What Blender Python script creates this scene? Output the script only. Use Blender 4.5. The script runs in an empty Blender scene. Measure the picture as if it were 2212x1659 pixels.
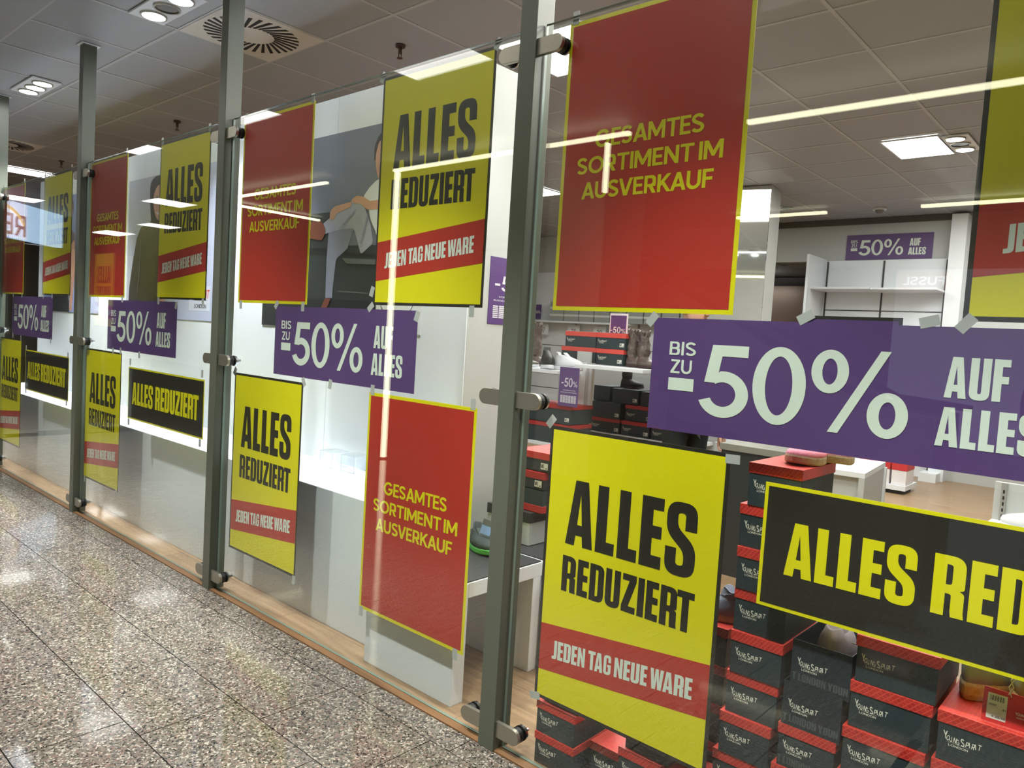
import bpy, bmesh, math, random
from mathutils import Vector, Matrix
R = math.radians
random.seed(7)
S = bpy.context.scene
COL = S.collection

# ---------------------------------------------------------------- camera, world, exposure
cam_d = bpy.data.cameras.new('camera'); cam = bpy.data.objects.new('camera', cam_d); COL.objects.link(cam)
yaw, pitch, roll = R(41.60683), R(3.5792), R(-3.4971)
FW = Vector((-math.sin(yaw), math.cos(yaw), 0)); RT = Vector((math.cos(yaw), math.sin(yaw), 0)); UP = Vector((0, 0, 1))
f2 = FW * math.cos(pitch) - UP * math.sin(pitch); u2 = UP * math.cos(pitch) + FW * math.sin(pitch)
cr = RT * math.cos(roll) - u2 * math.sin(roll); cu = u2 * math.cos(roll) + RT * math.sin(roll)
mw = Matrix((cr, cu, -f2)).transposed().to_4x4(); mw.translation = Vector((0, -1.8, 1.36))
cam.matrix_world = mw
cam_d.sensor_fit = 'HORIZONTAL'; cam_d.sensor_width = 36.0
cam_d.lens = 1608.057 * 36.0 / 2212.0
cam_d.clip_start = 0.05; cam_d.clip_end = 200
S.camera = cam
w = bpy.data.worlds.new('world'); S.world = w; w.use_nodes = True
bg = w.node_tree.nodes['Background']; bg.inputs[0].default_value = (0.86, 0.9, 1.0, 1); bg.inputs[1].default_value = 0.25
S.view_settings.view_transform = 'Standard'
try: S.view_settings.look = 'None'
except Exception: pass
S.view_settings.gamma = 1.0; S.view_settings.use_curve_mapping = False
S.view_settings.exposure = 1.0
S.cycles.use_denoising = True
S.cycles.max_bounces = 8; S.cycles.transparent_max_bounces = 24
S.cycles.caustics_reflective = False; S.cycles.caustics_refractive = False
S.cycles.sample_clamp_indirect = 6.0

def lamp_spot(name, loc, energy, size, color, tilt=(0, 0), blend=0.6, radius=0.04):
    l = bpy.data.lights.new(name, 'SPOT'); l.energy = energy; l.spot_size = R(size); l.spot_blend = blend
    l.color = color; l.shadow_soft_size = radius
    o = bpy.data.objects.new(name, l); COL.objects.link(o); o.location = loc
    o.rotation_euler = (R(tilt[0]), R(tilt[1]), 0)
    return o

# ---------------------------------------------------------------- materials
MATS = {}
def srgb(c):
    return tuple(((x / 255) / 12.92 if x / 255 <= 0.04045 else ((x / 255 + 0.055) / 1.055) ** 2.4) for x in c)
def mat(name, rgb, rough=0.5, metal=0.0, var=0.06, scale=14.0, bump=0.0, spec=0.5, rgb2=None, coat=0.0, stretch=None):
    if name in MATS: return MATS[name]
    m = bpy.data.materials.new(name); m.use_nodes = True; nt = m.node_tree; N = nt.nodes; L = nt.links
    b = N['Principled BSDF']; b.inputs['Roughness'].default_value = rough; b.inputs['Metallic'].default_value = metal
    b.inputs['Specular IOR Level'].default_value = spec; b.inputs['Coat Weight'].default_value = coat
    tc = N.new('ShaderNodeNewGeometry'); no = N.new('ShaderNodeTexNoise'); no.inputs['Scale'].default_value = scale
    no.inputs['Detail'].default_value = 4
    if stretch:
        mp = N.new('ShaderNodeMapping'); mp.inputs['Scale'].default_value = stretch
        L.new(tc.outputs['Position'], mp.inputs['Vector']); L.new(mp.outputs[0], no.inputs['Vector'])
    else:
        L.new(tc.outputs['Position'], no.inputs['Vector'])
    c = srgb(rgb); c2 = srgb(rgb2) if rgb2 else tuple(max(0, x * (1 - var * 2)) for x in c)
    mx = N.new('ShaderNodeMix'); mx.data_type = 'RGBA'
    mx.inputs[6].default_value = (*c, 1); mx.inputs[7].default_value = (*c2, 1)
    L.new(no.outputs['Fac'], mx.inputs[0]); L.new(mx.outputs[2], b.inputs['Base Color'])
    if bump:
        bp = N.new('ShaderNodeBump'); bp.inputs['Strength'].default_value = bump; bp.inputs['Distance'].default_value = 0.002
        L.new(no.outputs['Fac'], bp.inputs['Height']); L.new(bp.outputs[0], b.inputs['Normal'])
    MATS[name] = m; return m
def emit(name, rgb, strength, base=(0.8, 0.8, 0.8)):
    if name in MATS: return MATS[name]
    m = bpy.data.materials.new(name); m.use_nodes = True; b = m.node_tree.nodes['Principled BSDF']
    b.inputs['Base Color'].default_value = (*base, 1); b.inputs['Emission Color'].default_value = (*rgb, 1)
    b.inputs['Emission Strength'].default_value = strength
    MATS[name] = m; return m
def glass_mat(name, tint, f0=0.08, trans_rgb=None):
    m = bpy.data.materials.new(name); m.use_nodes = True; nt = m.node_tree; N = nt.nodes; L = nt.links; N.clear()
    out = N.new('ShaderNodeOutputMaterial'); mix = N.new('ShaderNodeMixShader')
    tr = N.new('ShaderNodeBsdfTransparent'); tr.inputs[0].default_value = (*tint, 1)
    gl = N.new('ShaderNodeBsdfGlossy'); gl.inputs['Roughness'].default_value = 0.0; gl.inputs[0].default_value = (1, 1, 1, 1)
    lw = N.new('ShaderNodeLayerWeight'); lw.inputs['Blend'].default_value = 0.5
    p = N.new('ShaderNodeMath'); p.operation = 'POWER'; p.inputs[1].default_value = 5.0
    ma = N.new('ShaderNodeMath'); ma.operation = 'MULTIPLY_ADD'; ma.inputs[1].default_value = 1 - f0; ma.inputs[2].default_value = f0
    L.new(lw.outputs['Facing'], p.inputs[0]); L.new(p.outputs[0], ma.inputs[0]); L.new(ma.outputs[0], mix.inputs[0])
    L.new(tr.outputs[0], mix.inputs[1]); L.new(gl.outputs[0], mix.inputs[2]); L.new(mix.outputs[0], out.inputs[0])
    MATS[name] = m; return m

def granite():
    m = bpy.data.materials.new('granite'); m.use_nodes = True; nt = m.node_tree; N = nt.nodes; L = nt.links
    b = N['Principled BSDF']; b.inputs['Roughness'].default_value = 0.05; b.inputs['Specular IOR Level'].default_value = 0.6
    g = N.new('ShaderNodeNewGeometry')
    v = N.new('ShaderNodeTexVoronoi'); v.inputs['Scale'].default_value = 165; v.inputs['Randomness'].default_value = 1
    n0 = N.new('ShaderNodeTexNoise'); n0.inputs['Scale'].default_value = 70; n0.inputs['Detail'].default_value = 3
    mxv = N.new('ShaderNodeMix'); mxv.data_type = 'VECTOR'; mxv.inputs[0].default_value = 0.022
    L.new(g.outputs['Position'], n0.inputs['Vector']); L.new(g.outputs['Position'], mxv.inputs[4]); L.new(n0.outputs['Color'], mxv.inputs[5])
    L.new(mxv.outputs[1], v.inputs['Vector'])
    sep = N.new('ShaderNodeSeparateColor'); L.new(v.outputs['Color'], sep.inputs[0])
    r = N.new('ShaderNodeValToRGB'); r.color_ramp.interpolation = 'CONSTANT'
    cols = [(0.0, (48, 46, 43)), (0.10, (78, 75, 69)), (0.28, (108, 103, 94)), (0.48, (126, 119, 107)), (0.64, (170, 163, 149)), (0.76, (120, 100, 90)), (0.88, (96, 91, 82))]
    e = r.color_ramp.elements; e[0].position = 0; e[0].color = (*srgb(cols[0][1]), 1); e[1].position = cols[1][0]; e[1].color = (*srgb(cols[1][1]), 1)
    for p, c in cols[2:]:
        q = e.new(p); q.color = (*srgb(c), 1)
    L.new(sep.outputs[0], r.inputs[0]); L.new(r.outputs[0], b.inputs['Base Color'])
    n1 = N.new('ShaderNodeTexNoise'); n1.inputs['Scale'].default_value = 3.0; L.new(g.outputs['Position'], n1.inputs['Vector'])
    mr = N.new('ShaderNodeMapRange'); mr.inputs[3].default_value = 0.03; mr.inputs[4].default_value = 0.09
    L.new(n1.outputs['Fac'], mr.inputs[0]); L.new(mr.outputs[0], b.inputs['Roughness'])
    MATS['granite'] = m; return m

def wood(name, c1, c2, rough=0.35):
    m = bpy.data.materials.new(name); m.use_nodes = True; nt = m.node_tree; N = nt.nodes; L = nt.links
    b = N['Principled BSDF']; b.inputs['Roughness'].default_value = rough
    g = N.new('ShaderNodeNewGeometry'); mp = N.new('ShaderNodeMapping'); mp.inputs['Scale'].default_value = (2.2, 26, 26)
    n = N.new('ShaderNodeTexNoise'); n.inputs['Scale'].default_value = 1.6; n.inputs['Detail'].default_value = 6
    L.new(g.outputs['Position'], mp.inputs['Vector']); L.new(mp.outputs[0], n.inputs['Vector'])
    r = N.new('ShaderNodeValToRGB'); r.color_ramp.elements[0].position = 0.3; r.color_ramp.elements[1].position = 0.75
    r.color_ramp.elements[0].color = (*srgb(c1), 1); r.color_ramp.elements[1].color = (*srgb(c2), 1)
    oi = N.new('ShaderNodeObjectInfo'); hs = N.new('ShaderNodeHueSaturation')
    mr = N.new('ShaderNodeMapRange'); mr.inputs[3].default_value = 0.85; mr.inputs[4].default_value = 1.15
    L.new(oi.outputs['Random'], mr.inputs[0]); L.new(mr.outputs[0], hs.inputs['Value'])
    L.new(n.outputs['Fac'], r.inputs[0]); L.new(r.outputs[0], hs.inputs['Color']); L.new(hs.outputs[0], b.inputs['Base Color'])
    MATS[name] = m; return m

def lid_mat():
    m = bpy.data.materials.new('lid_red'); m.use_nodes = True; nt = m.node_tree; N = nt.nodes; L = nt.links
    b = N['Principled BSDF']; b.inputs['Roughness'].default_value = 0.45
    tc = N.new('ShaderNodeTexCoord'); mp = N.new('ShaderNodeMapping'); mp.inputs['Rotation'].default_value = (R(40), R(42), R(30))
    br = N.new('ShaderNodeTexBrick'); br.inputs['Scale'].default_value = 60
    br.inputs['Color1'].default_value = (*srgb((196, 50, 42)), 1); br.inputs['Color2'].default_value = (*srgb((174, 40, 36)), 1)
    br.inputs['Mortar'].default_value = (*srgb((212, 76, 62)), 1); br.inputs['Mortar Size'].default_value = 0.03
    L.new(tc.outputs['Object'], mp.inputs['Vector']); L.new(mp.outputs[0], br.inputs['Vector']); L.new(br.outputs['Color'], b.inputs['Base Color'])
    MATS['lid_red'] = m; return m
GRANITE = granite(); WOOD = wood('shop_wood', (118, 94, 70), (156, 128, 98)); WOOD2 = wood('threshold_wood', (100, 72, 46), (130, 96, 64), 0.45)
LIDRED = lid_mat()
GLASS = glass_mat('shop_glass', (0.955, 0.975, 0.96), 0.055)
ACRYL = glass_mat('acrylic', (0.93, 0.95, 0.97), 0.12)
P_YEL = mat('print_yellow', (232, 222, 14), 0.42, var=0.02, scale=6)
P_RED = mat('print_red', (188, 52, 40), 0.42, var=0.02, scale=6)
P_BLK = mat('print_black', (44, 42, 36), 0.4, var=0.05, scale=6)
P_PUR = mat('print_purple', (92, 65, 120), 0.42, var=0.04, scale=5)
P_WHT = mat('print_white', (222, 232, 218), 0.45, var=0.02)
STEEL = mat('brushed_steel', (176, 172, 158), 0.34, 0.85, 0.08, 60, 0.02, stretch=(1, 1, 8))
CHROME = mat('bolt_steel', (205, 205, 205), 0.15, 1.0)
POST = mat('post_paint', (90, 95, 82), 0.4, 0.1, 0.05, 9)
RUBBER = mat('black_rubber', (14, 13, 12), 0.5)
GASKET = mat('gasket', (58, 56, 50), 0.6)
EDGE = mat('glass_edge', (120, 140, 128), 0.2)
WHITE = mat('white_laminate', (222, 226, 230), 0.4, var=0.02, scale=3)
GREYW = mat('grey_white_wall', (184, 186, 184), 0.5, var=0.03, scale=3)
TILE = mat('ceiling_tile', (156, 157, 160), 0.6, var=0.03, scale=4)
TBAR = mat('ceiling_bar', (178, 179, 180), 0.55, var=0.03)
BLACK = mat('black', (16, 16, 16), 0.5)
CARD = mat('box_card', (42, 56, 60), 0.55, var=0.10, scale=30)
CARD2 = mat('box_card_dark', (36, 46, 52), 0.5, var=0.10, scale=30)
LOGO = mat('logo_white', (228, 226, 210), 0.5, var=0.02)
LOGO2 = mat('logo_dim', (74, 82, 82), 0.5, var=0.02)
LABEL = mat('label_white', (214, 212, 206), 0.5, var=0.02)
TAPE = mat('tape', (186, 188, 184), 0.4, var=0.03)
GREYBOX = mat('grey_card', (150, 154, 152), 0.6)
MATB = mat('black_mat', (46, 46, 48), 0.38, var=0.1)

# ---------------------------------------------------------------- mesh helpers
class MB:
    def __init__(s): s.v = []; s.f = []; s.mi = []; s.cur = 0
    def add(s, vs, fs):
        n = len(s.v); s.v += [tuple(p) for p in vs]; s.f += [tuple(i + n for i in q) for q in fs]; s.mi += [s.cur] * len(fs); return s
    def box(s, x0, x1, y0, y1, z0, z1):
        return s.add([(x0, y0, z0), (x1, y0, z0), (x1, y1, z0), (x0, y1, z0), (x0, y0, z1), (x1, y0, z1), (x1, y1, z1), (x0, y1, z1)],
                     [(0, 3, 2, 1), (4, 5, 6, 7), (0, 1, 5, 4), (1, 2, 6, 5), (2, 3, 7, 6), (3, 0, 4, 7)])
    def prism(s, poly, d0, d1, plane='xz'):
        n = len(poly)
        g = {'xz': lambda a, b, d: (a, d, b), 'xy': lambda a, b, d: (a, b, d), 'yz': lambda a, b, d: (d, a, b)}[plane]
        vs = [g(a, b, d0) for a, b in poly] + [g(a, b, d1) for a, b in poly]
        return s.add(vs, [tuple(range(n)), tuple(range(2 * n - 1, n - 1, -1))] + [(i, i + n, (i + 1) % n + n, (i + 1) % n) for i in range(n)])
    def tube(s, p0, p1, r, n=12, r1=None):
        p0 = Vector(p0); p1 = Vector(p1); d = (p1 - p0).normalized(); a = d.orthogonal().normalized(); b = d.cross(a)
        r1 = r if r1 is None else r1
        vs = [p0 + (a * math.cos(t) + b * math.sin(t)) * r for t in [2 * math.pi * i / n for i in range(n)]]
        vs += [p1 + (a * math.cos(t) + b * math.sin(t)) * r1 for t in [2 * math.pi * i / n for i in range(n)]]
        return s.add(vs, [tuple(range(n - 1, -1, -1)), tuple(range(n, 2 * n))] + [(i, (i + 1) % n, (i + 1) % n + n, i + n) for i in range(n)])
    def path(s, pts, r, n=6):
        for a, b in zip(pts[:-1], pts[1:]): s.tube(a, b, r, n)
        return s
    def quad2(s, x0, x1, z0, z1, y):
        return s.add([(x0, y, z0), (x1, y, z0), (x1, y, z1), (x0, y, z1)], [(0, 1, 2, 3)])
    def loft(s, rings, cap=(True, True)):
        n = len(rings[0]); vs = [p for r in rings for p in r]; fs = []
        for k in range(len(rings) - 1):
            for i in range(n): fs.append((k * n + i, k * n + (i + 1) % n, (k + 1) * n + (i + 1) % n, (k + 1) * n + i))
        if cap[0]: fs.append(tuple(range(n - 1, -1, -1)))
        if cap[1]: fs.append(tuple((len(rings) - 1) * n + i for i in range(n)))
        return s.add(vs, fs)
    def mesh(s, name, mats, smooth=False, bevel=0.0):
        me = bpy.data.meshes.new(name); me.from_pydata(s.v, [], s.f)
        mats = mats if isinstance(mats, (list, tuple)) else [mats]
        for m in mats: me.materials.append(m)
        me.polygons.foreach_set('material_index', s.mi)
        if bevel:
            bm = bmesh.new(); bm.from_mesh(me)
            bmesh.ops.bevel(bm, geom=[e for e in bm.edges], offset=bevel, segments=2, affect='EDGES', profile=0.6)
            bm.to_mesh(me); bm.free()
        if smooth: me.polygons.foreach_set('use_smooth', [True] * len(me.polygons))
        me.update(); return me
    def obj(s, name, mats, parent=None, smooth=False, bevel=0.0):
        return link(name, s.mesh(name, mats, smooth, bevel), parent)
def link(name, me, parent=None, loc=None, rot=None):
    o = bpy.data.objects.new(name, me); COL.objects.link(o)
    if parent: o.parent = parent
    if loc: o.location = loc
    if rot: o.rotation_euler = rot
    return o
def tag(o, label=None, cat=None, group=None, kind=None):
    if label: o['label'] = label
    if cat: o['category'] = cat
    if group: o['group'] = group
    if kind: o['kind'] = kind
    return o
def thing(name, label, cat, loc=(0, 0, 0), rz=0, group=None):
    o = bpy.data.objects.new(name, None); COL.objects.link(o); o.empty_display_size = 0.05
    o.location = loc; o.rotation_euler = (0, 0, rz)
    return tag(o, label, cat, group)
def struct(o): o['kind'] = 'structure'; return o

# ---------------------------------------------------------------- lettering
def rounded(pts):
    out = []; n = len(pts)
    for i, p in enumerate(pts):
        r = p[2] if len(p) > 2 else 0
        c = Vector(p[:2])
        if r <= 0: out.append(tuple(c)); continue
        a = Vector(pts[i - 1][:2]); b = Vector(pts[(i + 1) % n][:2])
        da = (a - c); db = (b - c); r = min(r, da.length * 0.5, db.length * 0.5)
        pa = c + da.normalized() * r; pb = c + db.normalized() * r
        for k in range(7):
            t = k / 6; out.append(tuple(pa * (1 - t) ** 2 + c * 2 * t * (1 - t) + pb * t * t))
    return out
t_ = .187; q = .165
GL = {
 'A': (.505, [[(0, 0), (.139, 1), (.375, 1), (.505, 0), (.322, 0), (.305, .16), (.187, .16), (.168, 0)], [(.205, .325), (.292, .325), (.248, .79)]]),
 'L': (.33, [[(0, 0), (0, 1), (t_, 1), (t_, .178), (.33, .178), (.33, 0)]]),
 'E': (.35, [[(0, 0), (0, 1), (.35, 1), (.35, .825), (t_, .825), (t_, .6), (.335, .6), (.335, .425), (t_, .425), (t_, .178), (.35, .178), (.35, 0)]]),
 'F': (.35, [[(0, 0), (0, 1), (.35, 1), (.35, .825), (t_, .825), (t_, .6), (.335, .6), (.335, .425), (t_, .425), (t_, 0)]]),
 'S': (.46, [[(.46, .63), (.46, 1.01, .2), (0, 1.01, .2), (0, .57, .14), (.285, .33, .09), (.285, .14, .05), (.17, .14, .05), (.17, .37), (0, .37), (0, -.01, .2), (.46, -.01, .2), (.46, .43, .14), (.17, .665, .09), (.17, .86, .05), (.285, .86, .05), (.285, .63)]]),
 'R': (.47, [[(0, 0), (0, 1), (.46, 1, .2), (.46, .47, .12), (.39, .447), (.46, .41, .08), (.46, .1), (.475, 0), (.287, 0), (.275, .1), (.275, .375, .05), (t_, .375), (t_, 0)], [(t_, .525), (t_, .855), (.277, .855, .05), (.277, .525, .05)]]),
 'D': (.455, [[(0, 0), (0, 1), (.455, 1, .2), (.455, 0, .2)], [(t_, .145), (t_, .855), (.27, .855, .05), (.27, .145, .05)]]),
 'O': (.455, [[(0, 0, .2), (0, 1, .2), (.455, 1, .2), (.455, 0, .2)], [(t_, .145, .05), (t_, .855, .05), (.27, .855, .05), (.27, .145, .05)]]),
 'U': (.455, [[(0, 1), (0, -.01, .2), (.455, -.01, .2), (.455, 1), (.27, 1), (.27, .145, .05), (t_, .145, .05), (t_, 1)]]),
 'Z': (.42, [[(.01, 1), (.42, 1), (.42, .83), (.205, .17), (.42, .17), (.42, 0), (0, 0), (0, .16), (.215, .83), (.01, .83)]]),
 'I': (t_, [[(0, 0), (0, 1), (t_, 1), (t_, 0)]]),
 'T': (.46, [[(0, 1), (.46, 1), (.46, .83), (.323, .83), (.323, 0), (.137, 0), (.137, .83), (0, .83)]]),
 'J': (.32, [[(.133, 1), (.32, 1), (.32, 0, .2), (0, 0), (0, .165), (.133, .165, .04)]]),
 'N': (.46, [[(0, 0), (0, 1), (.17, 1), (.305, .45), (.305, 1), (.46, 1), (.46, 0), (.3, 0), (.155, .57), (.155, 0)]]),
 'G': (.455, [[(.455, .63), (.455, 1.01, .2), (0, 1.01, .2), (0, -.01, .2), (.455, -.01, .2), (.455, .53), (.235, .53), (.235, .39), (.285, .39), (.285, .14, .05), (.17, .14, .05), (.17, .86, .05), (.285, .86, .05), (.285, .63)]]),
 'W': (.69, [[(0, 1), (.17, 1), (.215, .36), (.265, 1), (.425, 1), (.475, .36), (.52, 1), (.69, 1), (.59, 0), (.4, 0), (.345, .55), (.29, 0), (.1, 0)]]),
 'Y': (.5, [[(0, 1), (.19, 1), (.25, .62), (.31, 1), (.5, 1), (.343, .42), (.343, 0), (.157, 0), (.157, .42)]]),
}
KERN = {('A', 'L'): .05, ('L', 'L'): .052, ('L', 'E'): .045, ('R', 'T'): -.015, ('W', 'A'): -.02, ('T', 'A'): -.03}
_cache = {}
def curve2mesh(loops_list):
    cu = bpy.data.curves.new('g', 'CURVE'); cu.dimensions = '2D'; cu.fill_mode = 'BOTH'
    for lp in loops_list:
        sp = cu.splines.new('POLY'); sp.points.add(len(lp) - 1); sp.use_cyclic_u = True
        for i, p in enumerate(lp): sp.points[i].co = (p[0], p[1], 0, 1)
    o = bpy.data.objects.new('g', cu); COL.objects.link(o)
    me = o.to_mesh(); v = [(p.co.x, p.co.y) for p in me.vertices]; f = [tuple(p.vertices) for p in me.polygons]
    o.to_mesh_clear(); bpy.data.objects.remove(o); bpy.data.curves.remove(cu)
    return v, f
def cond(word):
    """heavy condensed capitals, cap height 1"""
    if ('c', word) in _cache: return _cache[('c', word)]
    x = 0; V = []; F = []; prev = None
    for ch in word:
        if ch == ' ': x += .2; prev = None; continue
        if prev: x += KERN.get((prev, ch), .055)
        wd, loops = GL[ch]
        v, f = _cache.get(('g', ch)) or curve2mesh([rounded(l) for l in loops]); _cache[('g', ch)] = (v, f)
        n = len(V); V += [(a + x, b) for a, b in v]; F += [tuple(i + n for i in t) for t in f]
        x += wd; prev = ch
    _cache[('c', word)] = (V, F); return V, F
def ribbon(pts, t):
    """band of width t along a centre line"""
    P = [Vector(p) for p in pts]; a = []; b = []
    for i, p in enumerate(P):
        d0 = (P[i] - P[i - 1]).normalized() if i else (P[1] - P[0]).normalized()
        d1 = (P[i + 1] - P[i]).normalized() if i < len(P) - 1 else d0
        d = (d0 + d1).normalized(); n = Vector((-d.y, d.x)); k = min(1.6, 1 / max(.4, d.dot(d1)))
        a.append(tuple(p + n * t / 2 * k)); b.append(tuple(p - n * t / 2 * k))
    return a + b[::-1]
def arcp(cx, cy, rx, ry, a0, a1, n=16): return [(cx + rx * math.cos(R(a0 + (a1 - a0) * i / n)), cy + ry * math.sin(R(a0 + (a1 - a0) * i / n))) for i in range(n + 1)]
def ell(cx, cy, rx, ry, n=40): return arcp(cx, cy, rx, ry, 0, 360 - 360 / n, n - 1)
T_ = .165
def box_(x0, y0, x1, y1): return [(x0, y0), (x0, y1), (x1, y1), (x1, y0)]
SG = {
 'A': (.85, [[[(0, 0), (.33, 1), (.52, 1), (.85, 0), (.67, 0), (.60, .21), (.25, .21), (.18, 0)], [(.30, .36), (.55, .36), (.425, .76)]]]),
 'M': (.98, [[[(0, 0), (0, 1), (.19, 1), (.49, .40), (.79, 1), (.98, 1), (.98, 0), (.815, 0), (.815, .68), (.545, .15), (.435, .15), (.165, .68), (.165, 0)]]]),
 'N': (.80, [[[(0, 0), (0, 1), (.165, 1), (.635, .30), (.635, 1), (.8, 1), (.8, 0), (.635, 0), (.165, .70), (.165, 0)]]]),
 'V': (.84, [[[(0, 1), (.18, 1), (.42, .24), (.66, 1), (.84, 1), (.52, 0), (.32, 0)]]]),
 'K': (.76, [[[(0, 0), (0, 1), (.165, 1), (.165, .57), (.53, 1), (.74, 1), (.37, .565), (.76, 0), (.56, 0), (.26, .44), (.165, .33), (.165, 0)]]]),
 'E': (.58, [[[(0, 0), (0, 1), (.57, 1), (.57, .85), (.165, .85), (.165, .585), (.52, .585), (.52, .435), (.165, .435), (.165, .15), (.58, .15), (.58, 0)]]]),
 'F': (.56, [[[(0, 0), (0, 1), (.56, 1), (.56, .85), (.165, .85), (.165, .57), (.51, .57), (.51, .42), (.165, .42), (.165, 0)]]]),
 'T': (.72, [[[(0, 1), (.72, 1), (.72, .85), (.4425, .85), (.4425, 0), (.2775, 0), (.2775, .85), (0, .85)]]]),
 'I': (.165, [[box_(0, 0, .165, 1)]]), 'L': (.54, [[[(0, 0), (0, 1), (.165, 1), (.165, .15), (.54, .15), (.54, 0)]]]),
 'Z': (.68, [[[(.02, 1), (.66, 1), (.66, .87), (.235, .15), (.68, .15), (.68, 0), (0, 0), (0, .13), (.425, .85), (.02, .85)]]]),
 'Y': (.80, [[[(0, 1), (.19, 1), (.40, .6), (.61, 1), (.8, 1), (.4825, .42), (.4825, 0), (.3175, 0), (.3175, .42)]]]),
 'O': (.98, [[ell(.49, .5, .49, .515), ell(.49, .5, .325, .355)]]),
 'C': (.86, [[ribbon(arcp(.48, .5, .40, .43, 45, 315, 24), T_)]]),
 'G': (.955, [[arcp(.48, .5, .4825, .515, 42, 348, 28) + [(.957, .545), (.50, .545), (.50, .40), (.78, .40)] + arcp(.48, .5, .3175, .35, 338, 42, 24)]]),
 'S': (.66, [[ribbon(arcp(.33, .735, .25, .19, 22, 225, 14) + arcp(.33, .27, .255, .195, 48, -158, 14), .158)]]),
 'U': (.76, [[ribbon([(.083, 1)] + arcp(.38, .375, .2975, .305, 180, 360, 16) + [(.677, 1)], T_)]]),
 'J': (.5, [[ribbon([(.42, 1)] + arcp(.21, .29, .21, .22, 0, -170, 12), T_)]]),
 'D': (.78, [[rounded([(0, 0), (0, 1), (.78, 1, .45), (.78, 0, .45)]), rounded([(.165, .15), (.165, .85), (.61, .85, .3), (.61, .15, .3)])]]),
 'R': (.68, [[rounded([(0, 0), (0, 1), (.66, 1, .29), (.66, .37, .29), (.47, .385), (.68, 0), (.49, 0), (.29, .355), (.165, .355), (.165, 0)]), rounded([(.165, .50), (.165, .85), (.49, .85, .16), (.49, .50, .16)])]]),
 'P': (.64, [[rounded([(0, 0), (0, 1), (.64, 1, .29), (.64, .35, .29), (.165, .35), (.165, 0)]), rounded([(.165, .50), (.165, .85), (.48, .85, .16), (.48, .50, .16)])]]),
 'B': (.67, [[rounded([(0, 0), (0, 1), (.63, 1, .24), (.63, .54, .13), (.55, .515, .02), (.67, .49, .12), (.67, 0, .26)]), rounded([(.165, .59), (.165, .86), (.47, .86, .12), (.47, .59, .12)]), rounded([(.165, .14), (.165, .44), (.50, .44, .14), (.50, .14, .14)])]]),
 'H': (.78, [[box_(0, 0, .165, 1)], [box_(.615, 0, .78, 1)], [box_(.165, .43, .615, .58)]]),
 'W': (1.15, [[[(0, 1), (.17, 1), (.33, .27), (.49, 1), (.66, 1), (.82, .27), (.98, 1), (1.15, 1), (.91, 0), (.73, 0), (.575, .7), (.42, 0), (.24, 0)]]]),
 'X': (.8, [[[(0, 0), (.3, .51), (.02, 1), (.21, 1), (.4, .66), (.59, 1), (.78, 1), (.5, .51), (.8, 0), (.61, 0), (.4, .36), (.19, 0)]]]),
 '0': (.66, [[rounded([(0, -.01, .36), (0, 1.01, .36), (.66, 1.01, .36), (.66, -.01, .36)]) if False else ell(.33, .5, .33, .51), ell(.33, .5, .168, .385)]]),
 '5': (.635, [[[(.13, 1), (.60, 1), (.60, .845), (.265, .845), (.232, .61)] + arcp(.30, .315, .335, .325, 98, -160, 24) + arcp(.30, .315, .172, .172, -160, 128, 20) + [(.19, .47), (.045, .47)]]]),
 '1': (.32, [[box_(.16, 0, .32, 1)], [[(0, .72), (0, .86), (.2, 1), (.2, .86)]]]),
 '2': (.62, [[ribbon(arcp(.31, .7, .23, .22, 170, -20, 12) + [(.1, .1)], .15)], [box_(.02, 0, .62, .15)]]),
 '3': (.62, [[ribbon(arcp(.3, .74, .22, .18, 160, -80, 12), .15)], [ribbon(arcp(.3, .28, .24, .205, 85, -160, 12), .15)]]),
 '4': (.66, [[box_(.40, 0, .55, 1)], [[(.40, 1), (.46, .8), (.16, .36), (.66, .36), (.66, .22), (0, .22), (0, .36)]]]),
 '7': (.6, [[[(0, 1), (.6, 1), (.6, .86), (.28, 0), (.1, 0), (.42, .85), (0, .85)]]]),
 '8': (.62, [[ell(.31, .75, .27, .26), ell(.31, .75, .12, .12)], [ell(.31, .28, .31, .29), ell(.31, .28, .15, .15)]]),
 '9': (.62, [[ell(.31, .68, .31, .33), ell(.31, .68, .155, .19)], [ribbon([(.545, .68)] + arcp(.28, .4, .265, .33, 0, -110, 10), .15)]]),
 ',': (.2, [[[(.0, -.18), (.07, .15), (.2, .15), (.1, -.18)]]]), '-': (.42, [[box_(.02, .33, .40, .48)]]), '.': (.17, [[box_(0, 0, .165, .165)]]),
 '\u20ac': (.8, [[ribbon(arcp(.48, .5, .33, .42, 50, 310, 20), .14)], [box_(0, .53, .55, .63)], [box_(0, .37, .55, .47)]]),
 '%': (.95, [[ell(.2, .77, .2, .24), ell(.2, .77, .09, .12)], [ell(.75, .23, .2, .24), ell(.75, .23, .09, .12)], [[(.18, 0), (.66, 1), (.77, 1), (.29, 0)]]]),
}
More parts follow.
